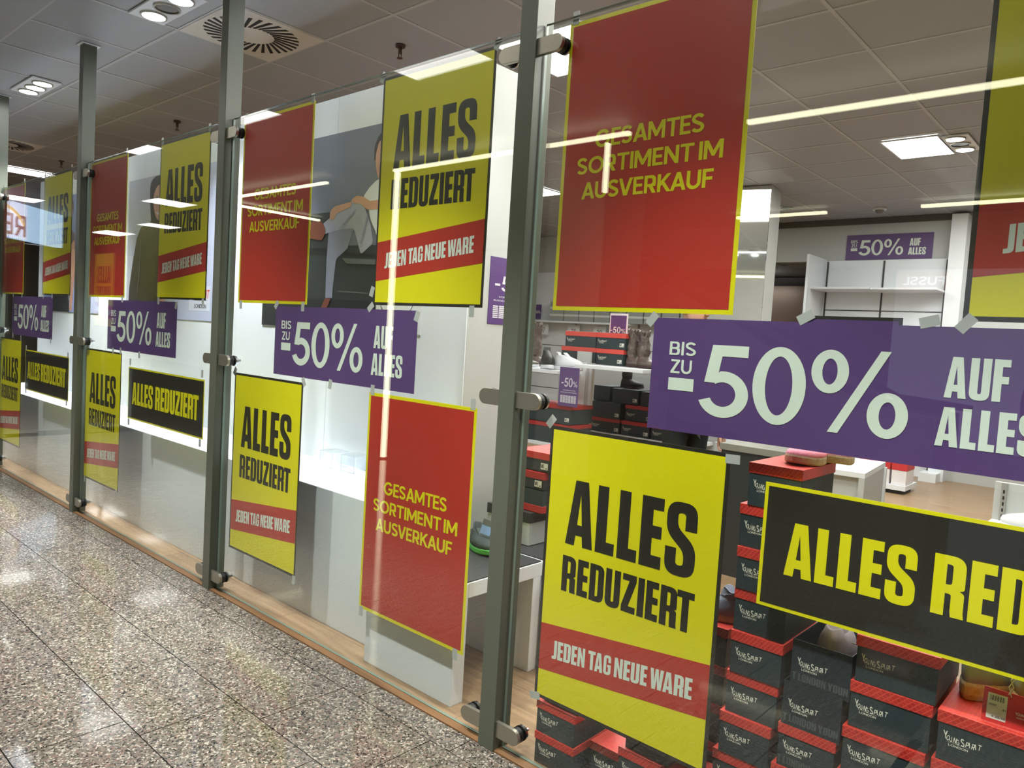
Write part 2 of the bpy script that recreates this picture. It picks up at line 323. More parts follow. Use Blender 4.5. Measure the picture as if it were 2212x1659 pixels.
def sans(text, bold=0.0, space=1.0):
    """geometric grotesque capitals, cap height 1"""
    k = ('s', text, space)
    if k in _cache: return _cache[k]
    x = 0; V = []; F = []; prev = ' '
    KR = {('A', 'M'): .05, ('T', 'E'): .06, ('K', 'A'): .0, ('A', 'U'): .05, ('S', 'V'): .03, ('V', 'E'): .07, ('E', 'S'): .06, ('R', 'K'): .1, ('A', 'T'): 0}
    for ch in text:
        if ch == ' ': x += .30; prev = ' '; continue
        if prev != ' ': x += KR.get((prev, ch), .095) * space
        wd, shapes = SG[ch]
        if ('sg', ch) not in _cache:
            v0 = []; f0 = []
            for sh in shapes:
                v, f = curve2mesh(sh); n = len(v0); v0 += v; f0 += [tuple(i + n for i in t) for t in f]
            _cache[('sg', ch)] = (v0, f0)
        v, f = _cache[('sg', ch)]
        n = len(V); V += [(a + x, b) for a, b in v]; F += [tuple(i + n for i in t) for t in f]
        x += wd; prev = ch
    _cache[k] = (V, F); return V, F
def fit(vf, x0, x1, z0, z1, y, shear=0.0, rise=0.0):
    """place 2D lettering in the xz plane filling the given box"""
    v, f = vf
    xs = [p[0] for p in v]; zs = [p[1] for p in v]; a, b, c, d = min(xs), max(xs), min(zs), max(zs)
    out = []
    for x, z in v:
        X = x0 + (x - a) / (b - a) * (x1 - x0); Z = z0 + (z - c) / (d - c) * (z1 - z0)
        out.append((X + shear * (Z - z0), y, Z + rise * (X - x0)))
    return out, f
def ring_pts(cx, cz, rx, rz, n=40): return [(cx + rx * math.cos(2 * math.pi * i / n), cz + rz * math.sin(2 * math.pi * i / n)) for i in range(n)]

# ---------------------------------------------------------------- structure: floors, ceiling, walls
GX0, GX1 = -9.0, -0.6
rows = [(-.13, -.022), (-.475, -.13), (-.81, -.475), (-1.145, -.81), (-1.48, -1.145), (-1.815, -1.48)]
b = MB(); b.box(-24, 8, -12, -1.815, -.3, 0).box(-24, GX0, -1.815, -.022, -.3, 0).box(GX1, 8, -1.815, -.022, -.3, 0)
b.cur = 1; b.box(GX0, GX1, -1.815, -.022, -.3, -.006)
fl = struct(b.obj('floor', [GRANITE, mat('grout', (38, 35, 32), .9)]))
offs = [-3.62, -2.24, -2.40, -3.50, -2.7, -2.45]
def gran_mesh(wd, d):
    return MB().box(.002, wd - .002, .002, d - .002, -.012, 0).mesh('floor_tile', GRANITE)
for (y0, y1), ox in zip(rows, offs):
    x = ox - .49 * 20
    gm = gran_mesh(.49, y1 - y0)
    while x < GX1:
        if x + .49 > GX0 and x + .49 <= GX1 + .3:
            link('floor_tile', gm, fl, (x, y0, 0))
        x += .49
# shop floor
b = MB(); b.box(-24, 8, 1.24, 22, -.3, 0).box(-24, -9, -.02, 1.24, -.3, 0).box(1.2, 8, -.02, 1.24, -.3, 0)
b.cur = 1; b.box(-9, 1.2, .02, 1.24, -.3, -.006)
wf = struct(b.obj('floor_shop', [WOOD, mat('gap', (60, 40, 24), .8)]))
pm = MB().box(.0006, 1.1994, .0006, .1214, -.01, 0).mesh('plank', WOOD)
for r_ in range(10):
    x = -9.0 - [0, .45, .8, .2, .6, .95, .3, .7, .1, .5][r_]
    for k in range(10):
        if x + .3 < 1.2: link('plank', pm, wf, (x, .02 + r_ * .122, 0))
        x += 1.2
th = MB(); th.box(-12, 2, -.0218, .0195, -.3, .004); struct(th.obj('trim_1', WOOD2))
# ceiling
CZ = 3.1; TX, TY = .65, .614
ce = struct(MB().box(-24, 8, -.374 + 0, 22, CZ + .03, CZ + .3).obj('ceiling', TILE))
X0 = -1.452; Y0 = .241
tile_me = MB().box(.0105, TX - .0105, .0105, TY - .0105, CZ + .004, CZ + .03).mesh('ceiling_tile', TILE)
VENTS = [(-5, 0)]
cells = []
for i in range(-28, 5):
    for j in range(-1, 20):
        cells.append((i, j))
def vis(i, j):
    x = X0 + i * TX; y = Y0 + j * TY
    return -14 < x < .6 and -.4 <= y < 8.1 and (x < 1.2 - (y) * .12)
skip = {(-5, 0), (-13, 0)}
vc = sorted([c for c in cells if vis(*c) and c not in skip], key=lambda c: (X0 + c[0] * TX) ** 2 + (Y0 + c[1] * TY + 1.8) ** 2)
ind = set(vc[:292])
rest = MB()
for i, j in cells:
    if (i, j) in skip: continue
    if (i, j) in ind: link('ceiling_tile', tile_me, ce, (X0 + i * TX, Y0 + j * TY, 0))
    else: rest.box(X0 + i * TX + .006, X0 + (i + 1) * TX - .006, Y0 + j * TY + .006, Y0 + (j + 1) * TY - .006, CZ + .004, CZ + .03)
tag(rest.obj('ceiling_tile_field', TILE, ce), kind='stuff')
g = MB()
for i in range(-28, 6): g.box(X0 + i * TX - .011, X0 + i * TX + .011, -.374, 13, CZ, CZ + .02)
for j in range(-1, 21): g.box(-20, 2.4, Y0 + j * TY - .011, Y0 + j * TY + .011, CZ + .0005, CZ + .02)
g.obj('ceiling_grid', TBAR, ce)
struct(MB().box(-24, 8, -12, -.375, CZ, CZ + .3).obj('ceiling_mall', TILE))

# display wall behind the glass
dw = struct(MB().box(-8.5, -2.47, .604, .66, 0, 2.598).obj('wall_display', WHITE))
xs = [-8.5, -7.256, -6.006, -4.756, -3.506, -2.43]
for a, c in zip(xs[:-1], xs[1:]):
    MB().box(a + .0012, c - .0012, .598, .606, 0, 2.60).obj('wall_panel', WHITE, dw, bevel=.001)
struct(MB().box(-2.47, -2.43, .606, 1.02, 0, 2.60).obj('wall_return', GREYW))
# back wall of the shop at y 8.07
bw = MB(); bw.box(-24, -4.36, 8.07, 8.2, 1.95, 3.1).box(-24, -4.36, 8.07, 8.2, 0, 1.95).box(-4.36, -3.5, 8.07, 8.2, 2.585, 3.1).box(-3.5, 6, 8.07, 8.2, 0, 3.1)
struct(bw.obj('wall_back', GREYW))
struct(MB().box(-4.6, -2.05, 8.03, 8.07, 3.03, 3.1).obj('trim_2', mat('shadow_gap', (70, 66, 60), .7)))
struct(MB().box(-2.06, -1.9, 7.9, 8.6, 0, 3.07).obj('wall_pier', WHITE))
struct(MB().box(4.5, 4.7, .6, 22, 0, 3.1).obj('wall_right', GREYW))
struct(MB().box(-24, 8, 22, 22.2, 0, 3.1).obj('wall_far', mat('brown_cladding', (116, 92, 80), .5, var=.1, scale=2)))
lin = MB()
for k in range(9): lin.box(-11.5 + k * 1.1, -11.5 + k * 1.1 + 1.06, 15.0, 15.1, 0, 2.9)
pan = struct(MB().box(-12, -1, 15.1, 15.2, 0, 3.1).obj('wall_cladding', mat('brown_cladding2', (70, 56, 50), .5)))
for k in range(9):
    MB().box(-11.5 + k * 1.1, -11.5 + k * 1.1 + 1.06, 15.0, 15.1, 0, 2.9).obj('cladding_panel', mat('cladding_panel', (122, 100, 88), .3, .3, var=.08, scale=2), pan)

# ---------------------------------------------------------------- lamps
LED = emit('led_panel', (1.0, .99, .95), 9.0)
LEDC = emit('spot_disc', (.93, .95, 1.0), 30.0)
def led_panel(x0, x1, y0, y1, label, z=CZ, m=None, grp=None):
    t = thing('ceiling_light_panel', label, 'ceiling light', ((x0 + x1) / 2, (y0 + y1) / 2, z), group=grp)
    a, c = (x1 - x0) / 2, (y1 - y0) / 2
    MB().box(-a, a, -c, c, -.008, -.002).obj('diffuser', m or LED, t)
    fr = MB()
    fr.box(-a - .012, -a, -c - .012, c + .012, -.012, 0).box(a, a + .012, -c - .012, c + .012, -.012, 0).box(-a, a, -c - .012, -c, -.012, 0).box(-a, a, c, c + .012, -.012, 0)
    fr.obj('frame', WHITE, t); return t
led_panel(-1.915, -1.52, 4.62, 5.21, 'white square light panel in the shop ceiling right of the large red poster')
led_panel(-3.2, -2.6, 1.48, 2.07, 'large bright ceiling panel behind the steel clamp at the top of the nearest post')
led_panel(-11.4, -11.0, .95, 3.0, 'long bright ceiling panel at the far left above the glass')
led_panel(-5.5, -4.9, 9.3, 9.9, 'small ceiling panel seen through the far opening beside the mirrored pillar')
led_panel(-8.3, -7.0, 15.6 - 2.2, 16.2 - 2.2, 'long light panel beyond the far shop opening, nearer of the two', z=2.95)
led_panel(-6.2, -5.6, 4.62, 5.21, 'added fill panel in the shop ceiling above the shoe shelves')  # this and the next three are unseen panels added as shop fill
led_panel(-3.9, -3.3, 4.0, 4.6, 'added fill panel in the shop ceiling behind the large red poster')
led_panel(.2, .8, 1.9, 2.5, 'added fill panel in the shop ceiling over the shoe box stacks')
led_panel(.4, 1.0, 4.8, 5.4, 'added fill panel in the shop ceiling at the right end of the shop')
for i, (x0, x1, y0, y1) in enumerate([(-6.35, -5.72, -1.52, -.95), (-4.08, -3.36, -1.58, -1.0), (-8.6, -8.0, -1.52, -.95), (-1.6, -1.0, -1.58, -1.0), (-12.0, -11.4, -3.5, -2.9), (-15.2, -14.6, -4.7, -4.1), (-14.3, -13.7, -2.1, -1.5), (-18, -17, -4.8, -4.2)]):
    led_panel(x0, x1, y0, y1, ['light panel in the mall ceiling mirrored above the yellow poster of the third bay'][0] if i == 0 else
              ['', 'light panel in the mall ceiling mirrored at the top of the nearer yellow poster', 'light panel in the mall ceiling mirrored above the far left red poster', 'mall ceiling light panel nearest the camera', 'mall ceiling light panel mirrored in front of the woman photo poster', 'mall ceiling light panel mirrored low over the woman photo poster', 'mall ceiling light panel mirrored at the upper left over the sign', 'farthest mall ceiling light panel along the corridor'][i], m=emit('led_mall', (1, .99, .95), 3.2))
def spot_fixture(x, y, label, lamps=(1, 1, 1), L=.56, z=CZ, e=140, tilt=(0, 0)):
    t = thing('ceiling_spotlight', label, 'ceiling light', (x, y, z), group=None)
    MB().box(-L / 2, L / 2, -.1, .1, -.012, .0).obj('housing', WHITE, t, bevel=.002)
    for k, on in enumerate(lamps):
        cx = (k - 1) * .175
        rim = MB(); rp = [(cx + .072 * math.cos(a), .072 * math.sin(a)) for a in [2 * math.pi * i / 28 for i in range(28)]]
        ri = [(cx + .062 * math.cos(a), .062 * math.sin(a)) for a in [2 * math.pi * i / 28 for i in range(28)]]
        rim.loft([[(a, c, -.012) for a, c in rp], [(a, c, -.022) for a, c in rp], [(a, c, -.022) for a, c in ri], [(a, c, -.013) for a, c in ri]], (False, False))
        ro = rim.obj('lamp_ring', STEEL, t, smooth=False)
        MB().tube((cx, 0, -.013), (cx, 0, -.017), .061, 28).obj('lamp', LEDC if on else mat('reflector', (120, 118, 116), .15, .9), t)
        if on: lamp_spot('spot', (x + cx, y, z - .03), e, 78, (.93, .95, 1.0), tilt)
    return t
spot_fixture(-4.40, .045, 'triple ceiling spotlight at the top edge of the photo with its middle lamp off', (1, 0, 1), tilt=(3, 0))
spot_fixture(-6.86, .085, 'triple ceiling spotlight with all lamps lit above the far left bay', tilt=(-4, 0))
spot_fixture(-2.3, .20, 'triple ceiling spotlight added out of view to light the nearest bay', (1, 0, 1), tilt=(3, 0), e=75)  # fixture added out of view for light on the near posters
spot_fixture(-9.2, .085, 'triple ceiling spotlight beyond the leftmost post', tilt=(-4, 0))
spot_fixture(-11.0, .7, 'ceiling spotlight glaring beside the long far panel', (1, 0, 1), e=20)
spot_fixture(-1.42, 4.92, 'pair of lamps beside the square light panel in the shop ceiling', (1, 0, 1), L=.5, e=30).rotation_euler = (0, 0, R(90))
spot_fixture(-3.79, 7.0, 'lamp in the shop ceiling beside the mirrored pillar top', (0, 1, 0), L=.3, e=30)
# fill lights added out of view to brighten posters, display and shop
def area(name, loc, sx, sy, e, col, rot=(0, 0, 0)):
    l = bpy.data.lights.new(name, 'AREA'); l.shape = 'RECTANGLE'; l.size = sx; l.size_y = sy; l.energy = e; l.color = col
    o = bpy.data.objects.new(name, l); COL.objects.link(o); o.location = loc; o.rotation_euler = rot; return o

area('mall_fill', (-1.7, -.9, 3.06), 3.2, .4, 5, (1, .97, .92))  # added fill, placed where the glass does not mirror it
for x in (-8.2, -6.5, -4.9, -3.4, -2.2, -.9, .3): lamp_spot('poster_fill_spot', (x, -1.25, 3.04), 128 if x < -3 else 165, 60, (1, 1, .98), (20, 0), .9, .06)  # spots added to brighten the window posters, lower ones most
for x in (-8.0, -7.2, -6.3, -5.4, -4.5, -3.6, -2.8): lamp_spot('podium_fill_spot', (x, .40, 3.05), 13, 46, (.84, .9, 1.0), (0, 0), .8, .05)  # spots added to brighten the podium top, no fixtures above it
area('display_fill', (-5.4, .42, 3.08), 6, .12, 10, (.86, .9, 1.0))  # added fill along the display wall
area('shop_fill', (-1.2, 1.6, 3.08), 2.5, .5, 45, (1, .97, .9))  # added fill for the front half of the shop
area('shop_fill_front', (-.5, .8, 3.08), 2.2, .3, 30, (1, .99, .96))  # added above the view to brighten espadrilles and box tops
area('shop_fill_deep', (-4.2, 4.6, 3.08), 2.5, 2.0, 85, (1, .98, .94))  # added fill for the depth of the shop, hidden by posters
area('shop_fill_side', (-1.0, 6.2, 3.08), 1.6, 2.0, 60, (1, .98, .94), (0, 0, 0))  # added fill for the right rear of the shop

def vent(x, y, label):
    t = thing('ceiling_vent', label, 'vent', (x, y, CZ))
    MB().box(-TX / 2 + .004, TX / 2 - .004, -TY / 2 + .004, TY / 2 - .004, -.002, .02).obj('vent_plate', mat('vent_white', (206, 200, 192), .5), t)
    n = 30
    for k in range(n):
        a = 2 * math.pi * k / n; a2 = a + .42
        p = []
        for (r_, an, wd) in ((.13, a, -.008), (.275, a2 - .12, -.0115), (.275, a2 - .12, .0115), (.13, a, .008)):
            d = Vector((math.cos(an), math.sin(an))) * r_; nrm = Vector((-math.sin(a + .2), math.cos(a + .2)))
            p.append(tuple(d + nrm * wd))
        MB().prism(p, -.0045, -.002, 'xy').obj('vent_slot', BLACK, t)
vent(X0 - 5 * TX + TX / 2, Y0 + TY / 2, 'square swirl vent with black slots beside the second post')
vent(X0 - 13 * TX + TX / 2, Y0 + TY / 2, 'small distant swirl vent at the far left of the ceiling')
for (x, y, lb) in ((-3.71, 1.16, 'nearest ceiling sprinkler head left of the tall yellow poster'), (-6.83, 1.185, 'second sprinkler head, left of the second post'), (-9.93, 1.21, 'farthest sprinkler head above the far left posters')):
    t = thing('sprinkler', lb, 'sprinkler', (x, y, CZ))
    MB().tube((0, 0, 0), (0, 0, -.012), .03, 20).obj('rose', mat('dark_brass', (96, 74, 64), .4, .6), t)
    MB().tube((0, 0, -.012), (0, 0, -.05), .012, 12).tube((-.012, 0, -.045), (-.012, 0, -.075), .003, 8).tube((.012, 0, -.045), (.012, 0, -.075), .003, 8).tube((0, 0, -.075), (0, 0, -.079), .018, 16).obj('nozzle', mat('dark_brass', (96, 74, 64), .4, .6), t)
t = thing('smoke_detector', 'white round smoke detector on the ceiling near the back wall banner', 'smoke detector', (-2.71, 7.44, CZ))
MB().tube((0, 0, 0), (0, 0, -.02), .075, 24).obj('base', WHITE, t); MB().tube((0, 0, -.02), (0, 0, -.055), .05, 24, .036).obj('sensor', mat('grey', (120, 118, 114), .5), t)

# ---------------------------------------------------------------- glass front, posts, clamps
POSTX = [-9.42, -7.46, -5.505, -3.565, -1.595, .37]
for i, (a, c) in enumerate(zip(POSTX[:-1], POSTX[1:])):
    gp = struct(MB().box(a + .040, c - .040, .012, .022, .006, 2.338).obj('window_%d' % (5 - i), GLASS))
    gp.visible_shadow = True
    e = MB(); e.box(a + .0395, a + .0402, .0118, .0222, .006, 2.3385).box(c - .0402, c - .0395, .0118, .0222, .006, 2.3385).box(a + .040, c - .040, .0118, .0222, 2.3378, 2.3388).box(a + .040, c - .040, .0118, .0222, .0052, .0062)
    e.obj('glass_edge', EDGE, gp)
stad = [(.131 - .0265 + .0265 * math.cos(t), .0265 * math.sin(t)) for t in [math.pi * (-.5 + i / 12) for i in range(13)]] + [(-.131 + .0265 + .0265 * math.cos(t), .0265 * math.sin(t)) for t in [math.pi * (.5 + i / 12) for i in range(13)]]
bar_me = MB().prism(stad, -.019, -.0055).mesh('clamp', STEEL, bevel=.0015)
def ringm():
    b = MB(); b.tube((0, -.0055, 0), (0, .0118, 0), .0255, 24); b.tube((0, .0222, 0), (0, .0262, 0), .0255, 24); return b.mesh('rubber_ring', RUBBER)
ring_me = ringm()
bolt_me = MB().tube((0, .0262, 0), (0, .035, 0), .0245, 24).tube((0, .035, 0), (0, .046, 0), .014, 16).tube((0, .046, 0), (0, .060, 0), .008, 12, .006).mesh('bolt', CHROME)
plabel = ['grey steel post out of view beyond the left edge', 'grey steel post at the left edge of the photo', 'thin grey steel post between the two left bays, its top meeting the ceiling', 'grey steel post left of the poster of the seated man', 'thick grey steel post in the middle of the photo', 'grey steel post beyond the right edge']
post_me = MB().box(-.034, .034, -.028, .053, 0, CZ).mesh('post', POST, bevel=.002)
for i, x in enumerate(POSTX):
    t = thing('steel_post', plabel[i], 'post', (x, 0, 0), group='steel posts holding the glass front')
    link('shaft', post_me, t)
    MB().box(-.055, .055, -.045, .07, CZ - .003, CZ).obj('top_plate', WHITE, t)
    for z in (2.262, 1.162, .075):
        c = link('clamp', bar_me, t, (0, 0, z))
        for sx in (-.105, .105):
            link('rubber_ring', ring_me, c, (sx, 0, 0)); link('bolt', bolt_me, c, (sx, 0, 0))

# ---------------------------------------------------------------- posters
PW, PH = .600, .872
def me_sheet(wd, h, m): return MB().box(0, wd, 0, .0006, -h, 0).mesh('sheet', m)
def me_rect(x0, x1, z0, z1, y, m, nm): return MB().quad2(x0, x1, z0, z1, y).mesh(nm, m)
def txt(parts, y, m, nm='lettering'):
    b = MB()
    for p in parts: b.add(*fit(*p[:1], *p[1:5], y, **(p[5] if len(p) > 5 else {})))
    return b.mesh(nm, m)
def yellow_meshes():
    L_ = []
    L_.append(('sheet', me_sheet(PW, PH, P_BLK)))
    L_.append(('yellow_field', me_rect(.011, PW - .011, -PH + .011, -.011, -.0006, P_YEL, 'yellow_field')))
    L_.append(('red_band', MB().add([(.011, -.0011, -.779), (PW - .011, -.0011, -.721), (PW - .011, -.0011, -.571), (.011, -.0011, -.629)], [(0, 1, 2, 3)]).mesh('red_band', P_RED)))
    L_.append(('lettering', txt([(cond('ALLES'), .083, .522, -.3585, -.1535), (cond('REDUZIERT'), .079, .530, -.507, -.394)], -.0012, P_BLK)))
    jt = [(cond('JEDEN'), .061, .187), (cond('TAG'), .199, .281), (cond('NEUE'), .293, .403), (cond('WARE'), .413, .543)]
    L_.append(('slogan', txt([(v, a, c, -.731 + (a - .061) * .098, -.672 + (a - .061) * .098, dict(rise=.098)) for v, a, c in jt], -.0016, P_WHT, 'slogan')))
    return L_
def red_meshes():
    L_ = [('sheet', me_sheet(PW, PH, P_YEL)), ('red_field', me_rect(.013, PW - .013, -PH + .013, -.013, -.0006, P_RED, 'red_field'))]
    c = PW / 2
    tl = [(sans('GESAMTES', .024), c - .177, c + .177, -.3875, -.3365), (sans('SORTIMENT IM', .024), c - .2375, c + .2375, -.462, -.4125), (sans('AUSVERKAUF', .024), c - .215, c + .215, -.537, -.4875)]
    bb = MB()
    for k, (ox, oz) in enumerate(((-.0007, .0005), (.0007, -.0005), (-.0007, -.0005), (.0007, .0005))):
        for vf, a, e, z0, z1 in tl: bb.add(*fit(vf, a + ox, e + ox, z0 + oz, z1 + oz, -.0012 - .00008 * k))
    L_.append(('lettering', bb.mesh('lettering', P_YEL)))
    return L_
PUW, PUH = .985, .310
def purple_meshes(m=None):
    L_ = [('sheet', me_sheet(PUW, PUH, m or P_PUR))]
    b = MB()
    def T(vf, a, c, z0, z1): b.add(*fit(vf, a, c, z0, z1, -.0012))
    T(sans('BIS', .024), .055, .135, -.101, -.064); T(sans('ZU', .024), .062, .126, -.151, -.113)
    b.quad2(.058, .135, -.197, -.163, -.0012)
    T(sans('5', .012), .153, .291, -.257, -.067); T(sans('0', .012), .300, .435, -.258, -.063)
    for cx, cz in ((.4885, -.115), (.622, -.206)):
        o_ = ring_pts(cx, cz, .0435, .052); i_ = ring_pts(cx, cz, .0175, .031); n = len(o_)
        b.add([(x, -.0012, z) for x, z in o_ + i_], [(k, (k + 1) % n, (k + 1) % n + n, k + n) for k in range(n)])
    b.add([(.493, -.0012, -.2585), (.517, -.0012, -.2585), (.620, -.0012, -.061), (.598, -.0012, -.061)], [(0, 1, 2, 3)])
    T(cond('AUF'), .731, .848, -.153, -.064); T(cond('ALLES'), .722, .912, -.259, -.172)
    L_.append(('lettering', b.mesh('lettering', P_WHT))); return L_
def black_meshes():
    L_ = [('sheet', me_sheet(.98, .314, P_YEL)), ('black_field', me_rect(.009, .971, -.305, -.009, -.0006, P_BLK, 'black_field'))]
    L_.append(('lettering', txt([(cond('ALLES'), .063, .356, -.2235, -.088), (cond('REDUZIERT'), .389, .922, -.2225, -.0885)], -.0012, P_YEL))); return L_
KIND = {'yellow': yellow_meshes(), 'red': red_meshes(), 'purple': purple_meshes(), 'black': black_meshes()}
SIZE = {'yellow': (PW, PH), 'red': (PW, PH), 'purple': (PUW, PUH), 'black': (.98, .314)}
tape_me = MB().box(-.012, .012, -.0004, .0002, -.02, .02).mesh('tape', TAPE)
def poster(kind, x, z, label, y=.0262, tapes=None, tilt=0.0, nm=None):
    t = thing('poster', label, 'poster', (x, y, z), group={'yellow': 'yellow sale posters', 'red': 'red sale posters', 'purple': 'purple sale banners', 'black': 'black sale banners'}[kind])
    t.rotation_euler = (0, R(tilt), 0)
    for n, me in KIND[kind]: link(n, me, t)
    W_, H_ = SIZE[kind]
    for (a, c, ang) in (tapes if tapes is not None else [(.02, .012, 0), (W_ - .02, .012, 0), (.03, -H_ - .010, 0), (W_ - .03, -H_ - .010, 0)]):
        link('tape', tape_me, t, (a, -.0004, c), (0, R(ang), 0))
    return t
# nearest bay
poster('red', -1.471, 2.325, 'largest red GESAMTES SORTIMENT IM AUSVERKAUF poster, right of the middle post', tapes=[(.02, .014, 0), (.58, .014, 0)])
poster('yellow', -.350, 2.325, 'yellow sale poster cut off by the right edge of the photo', tapes=[])
poster('purple', -1.102, 1.44, 'largest purple minus 50 percent banner at the right', tapes=[(-.008, -.005, 40), (.62 - .2, .012, 60), (.69, .01, 75), (.76, .008, 40)])
poster('black', -.746, 1.037, 'largest black banner reading ALLES RED in yellow, at the lower right', tapes=[])
poster('yellow', -1.445, 1.093, 'largest yellow ALLES REDUZIERT poster, in front of the shoe box stacks', tapes=[(-.002, .012, 38), (.606, -.014, 88), (.003, -.872, 80)])
t = thing('poster', 'black-rimmed purple card sticking up behind the top edge of the largest purple banner', 'poster', (-.682, .0285, 1.4565))
MB().box(0, .216, 0, .0005, -.06, 0).obj('sheet', P_BLK, t); MB().quad2(.008, .208, -.06, -.008, -.0005).obj('purple_field', P_PUR, t)
# second bay
poster('red', -3.443, 2.32, 'red GESAMTES SORTIMENT poster left of the seated man photo')
poster('yellow', -2.378, 2.326, 'upper yellow ALLES REDUZIERT poster touching the seated man photo', tapes=[(-.005, .005, 30), (.603, .004, 35), (.55, -.885, 0), (-.01, -.82, 20)])
poster('purple', -3.092, 1.437, 'purple minus 50 percent banner below the seated man photo', tilt=.0, tapes=[(.004, .006, 40), (.98, -.02, 20), (.45, -.32, 10), (.7, .008, 50)])
poster('yellow', -3.443, 1.106, 'lower yellow ALLES REDUZIERT poster just right of the second post', tapes=[(.0, .006, 35), (.604, .004, -30), (.59, -.885, 0)])
poster('red', -2.374, 1.11, 'lower red poster with yellow rim left of the middle post', tapes=[(.02, .01, 0), (.58, .012, 0), (.015, -.884, 0), (.56, -.88, 0)])
# third bay
poster('red', -5.437, 2.33, 'red poster of the third bay, left of the woman photo')
poster('yellow', -4.377, 2.327, 'upper yellow poster covering half of the woman photo')
poster('purple', -5.09, 1.442, 'purple banner below the woman photo', tapes=[(.97, -.02, 20), (.1, -.32, 0), (.5, -.32, 0)])
poster('yellow', -5.45, 1.117, 'lower yellow poster right of the thin third post')
poster('black', -4.737, 1.042, 'black ALLES REDUZIERT banner below the purple banner of the third bay', tapes=[(.02, .03, 0), (.95, .03, 0), (.02, -.335, 0), (.95, -.335, 0)])
# fourth bay
poster('red', -7.445, 2.337, 'farthest red poster at the left edge behind the mirrored shop sign')
poster('yellow', -6.384, 2.334, 'farthest upper yellow poster, left of the thin third post')
poster('purple', -7.125, 1.448, 'farthest purple banner at the left edge')
poster('yellow', -7.46, 1.103, 'farthest lower yellow poster cut by the left edge')
poster('black', -6.757, 1.033, 'farthest black ALLES REDUZIERT banner at the left')

# ---------------------------------------------------------------- display podium and photo posters on the display wall
MB().box(-8.5, -2.44, .165, .597, 0, .62).obj('display_podium', mat('podium', (216, 222, 226), .32, var=.03, scale=4), bevel=.003)
tag(bpy.data.objects['display_podium'], 'long white display podium standing behind the glass of the left bays', 'podium')
def photo(name, label, x0, x1, z0, z1, bgm, shapes, extra=None):
    t = thing('photo_poster', label, 'photo poster', (0, .597, 0), group='photo posters on the display wall')
    MB().box(x0, x1, -.003, 0, z0, z1).obj('photo_sheet', bgm, t)
    for k, (nm, m, pts) in enumerate(shapes):
        MB().add(*[*(lambda vf: ([(a, -.0034 - .0004 * k, c) for a, c in vf[0]], vf[1]))(curve2mesh([rounded(pts)]))]).obj(nm, m, t)
    return t
SKIN = mat('photo_skin', (196, 150, 130), .5, var=.1, scale=20); SHIRT = mat('photo_shirt', (206, 210, 220), .5, var=.06, scale=12)
DENIM = mat('photo_trousers', (164, 166, 188), .5, var=.14, scale=16); DENIM2 = mat('photo_trousers_shade', (138, 141, 164), .5, var=.14, scale=16)
SOFA = mat('photo_sofa', (58, 64, 68), .4, var=.25, scale=7); SOFAD = mat('photo_sofa_dark', (40, 44, 48), .4, var=.2, scale=7); HAIR = mat('photo_hair', (50, 42, 40), .5)
SHOEBR = mat('photo_shoe', (134, 76, 62), .4, var=.2, scale=20)
r = .02
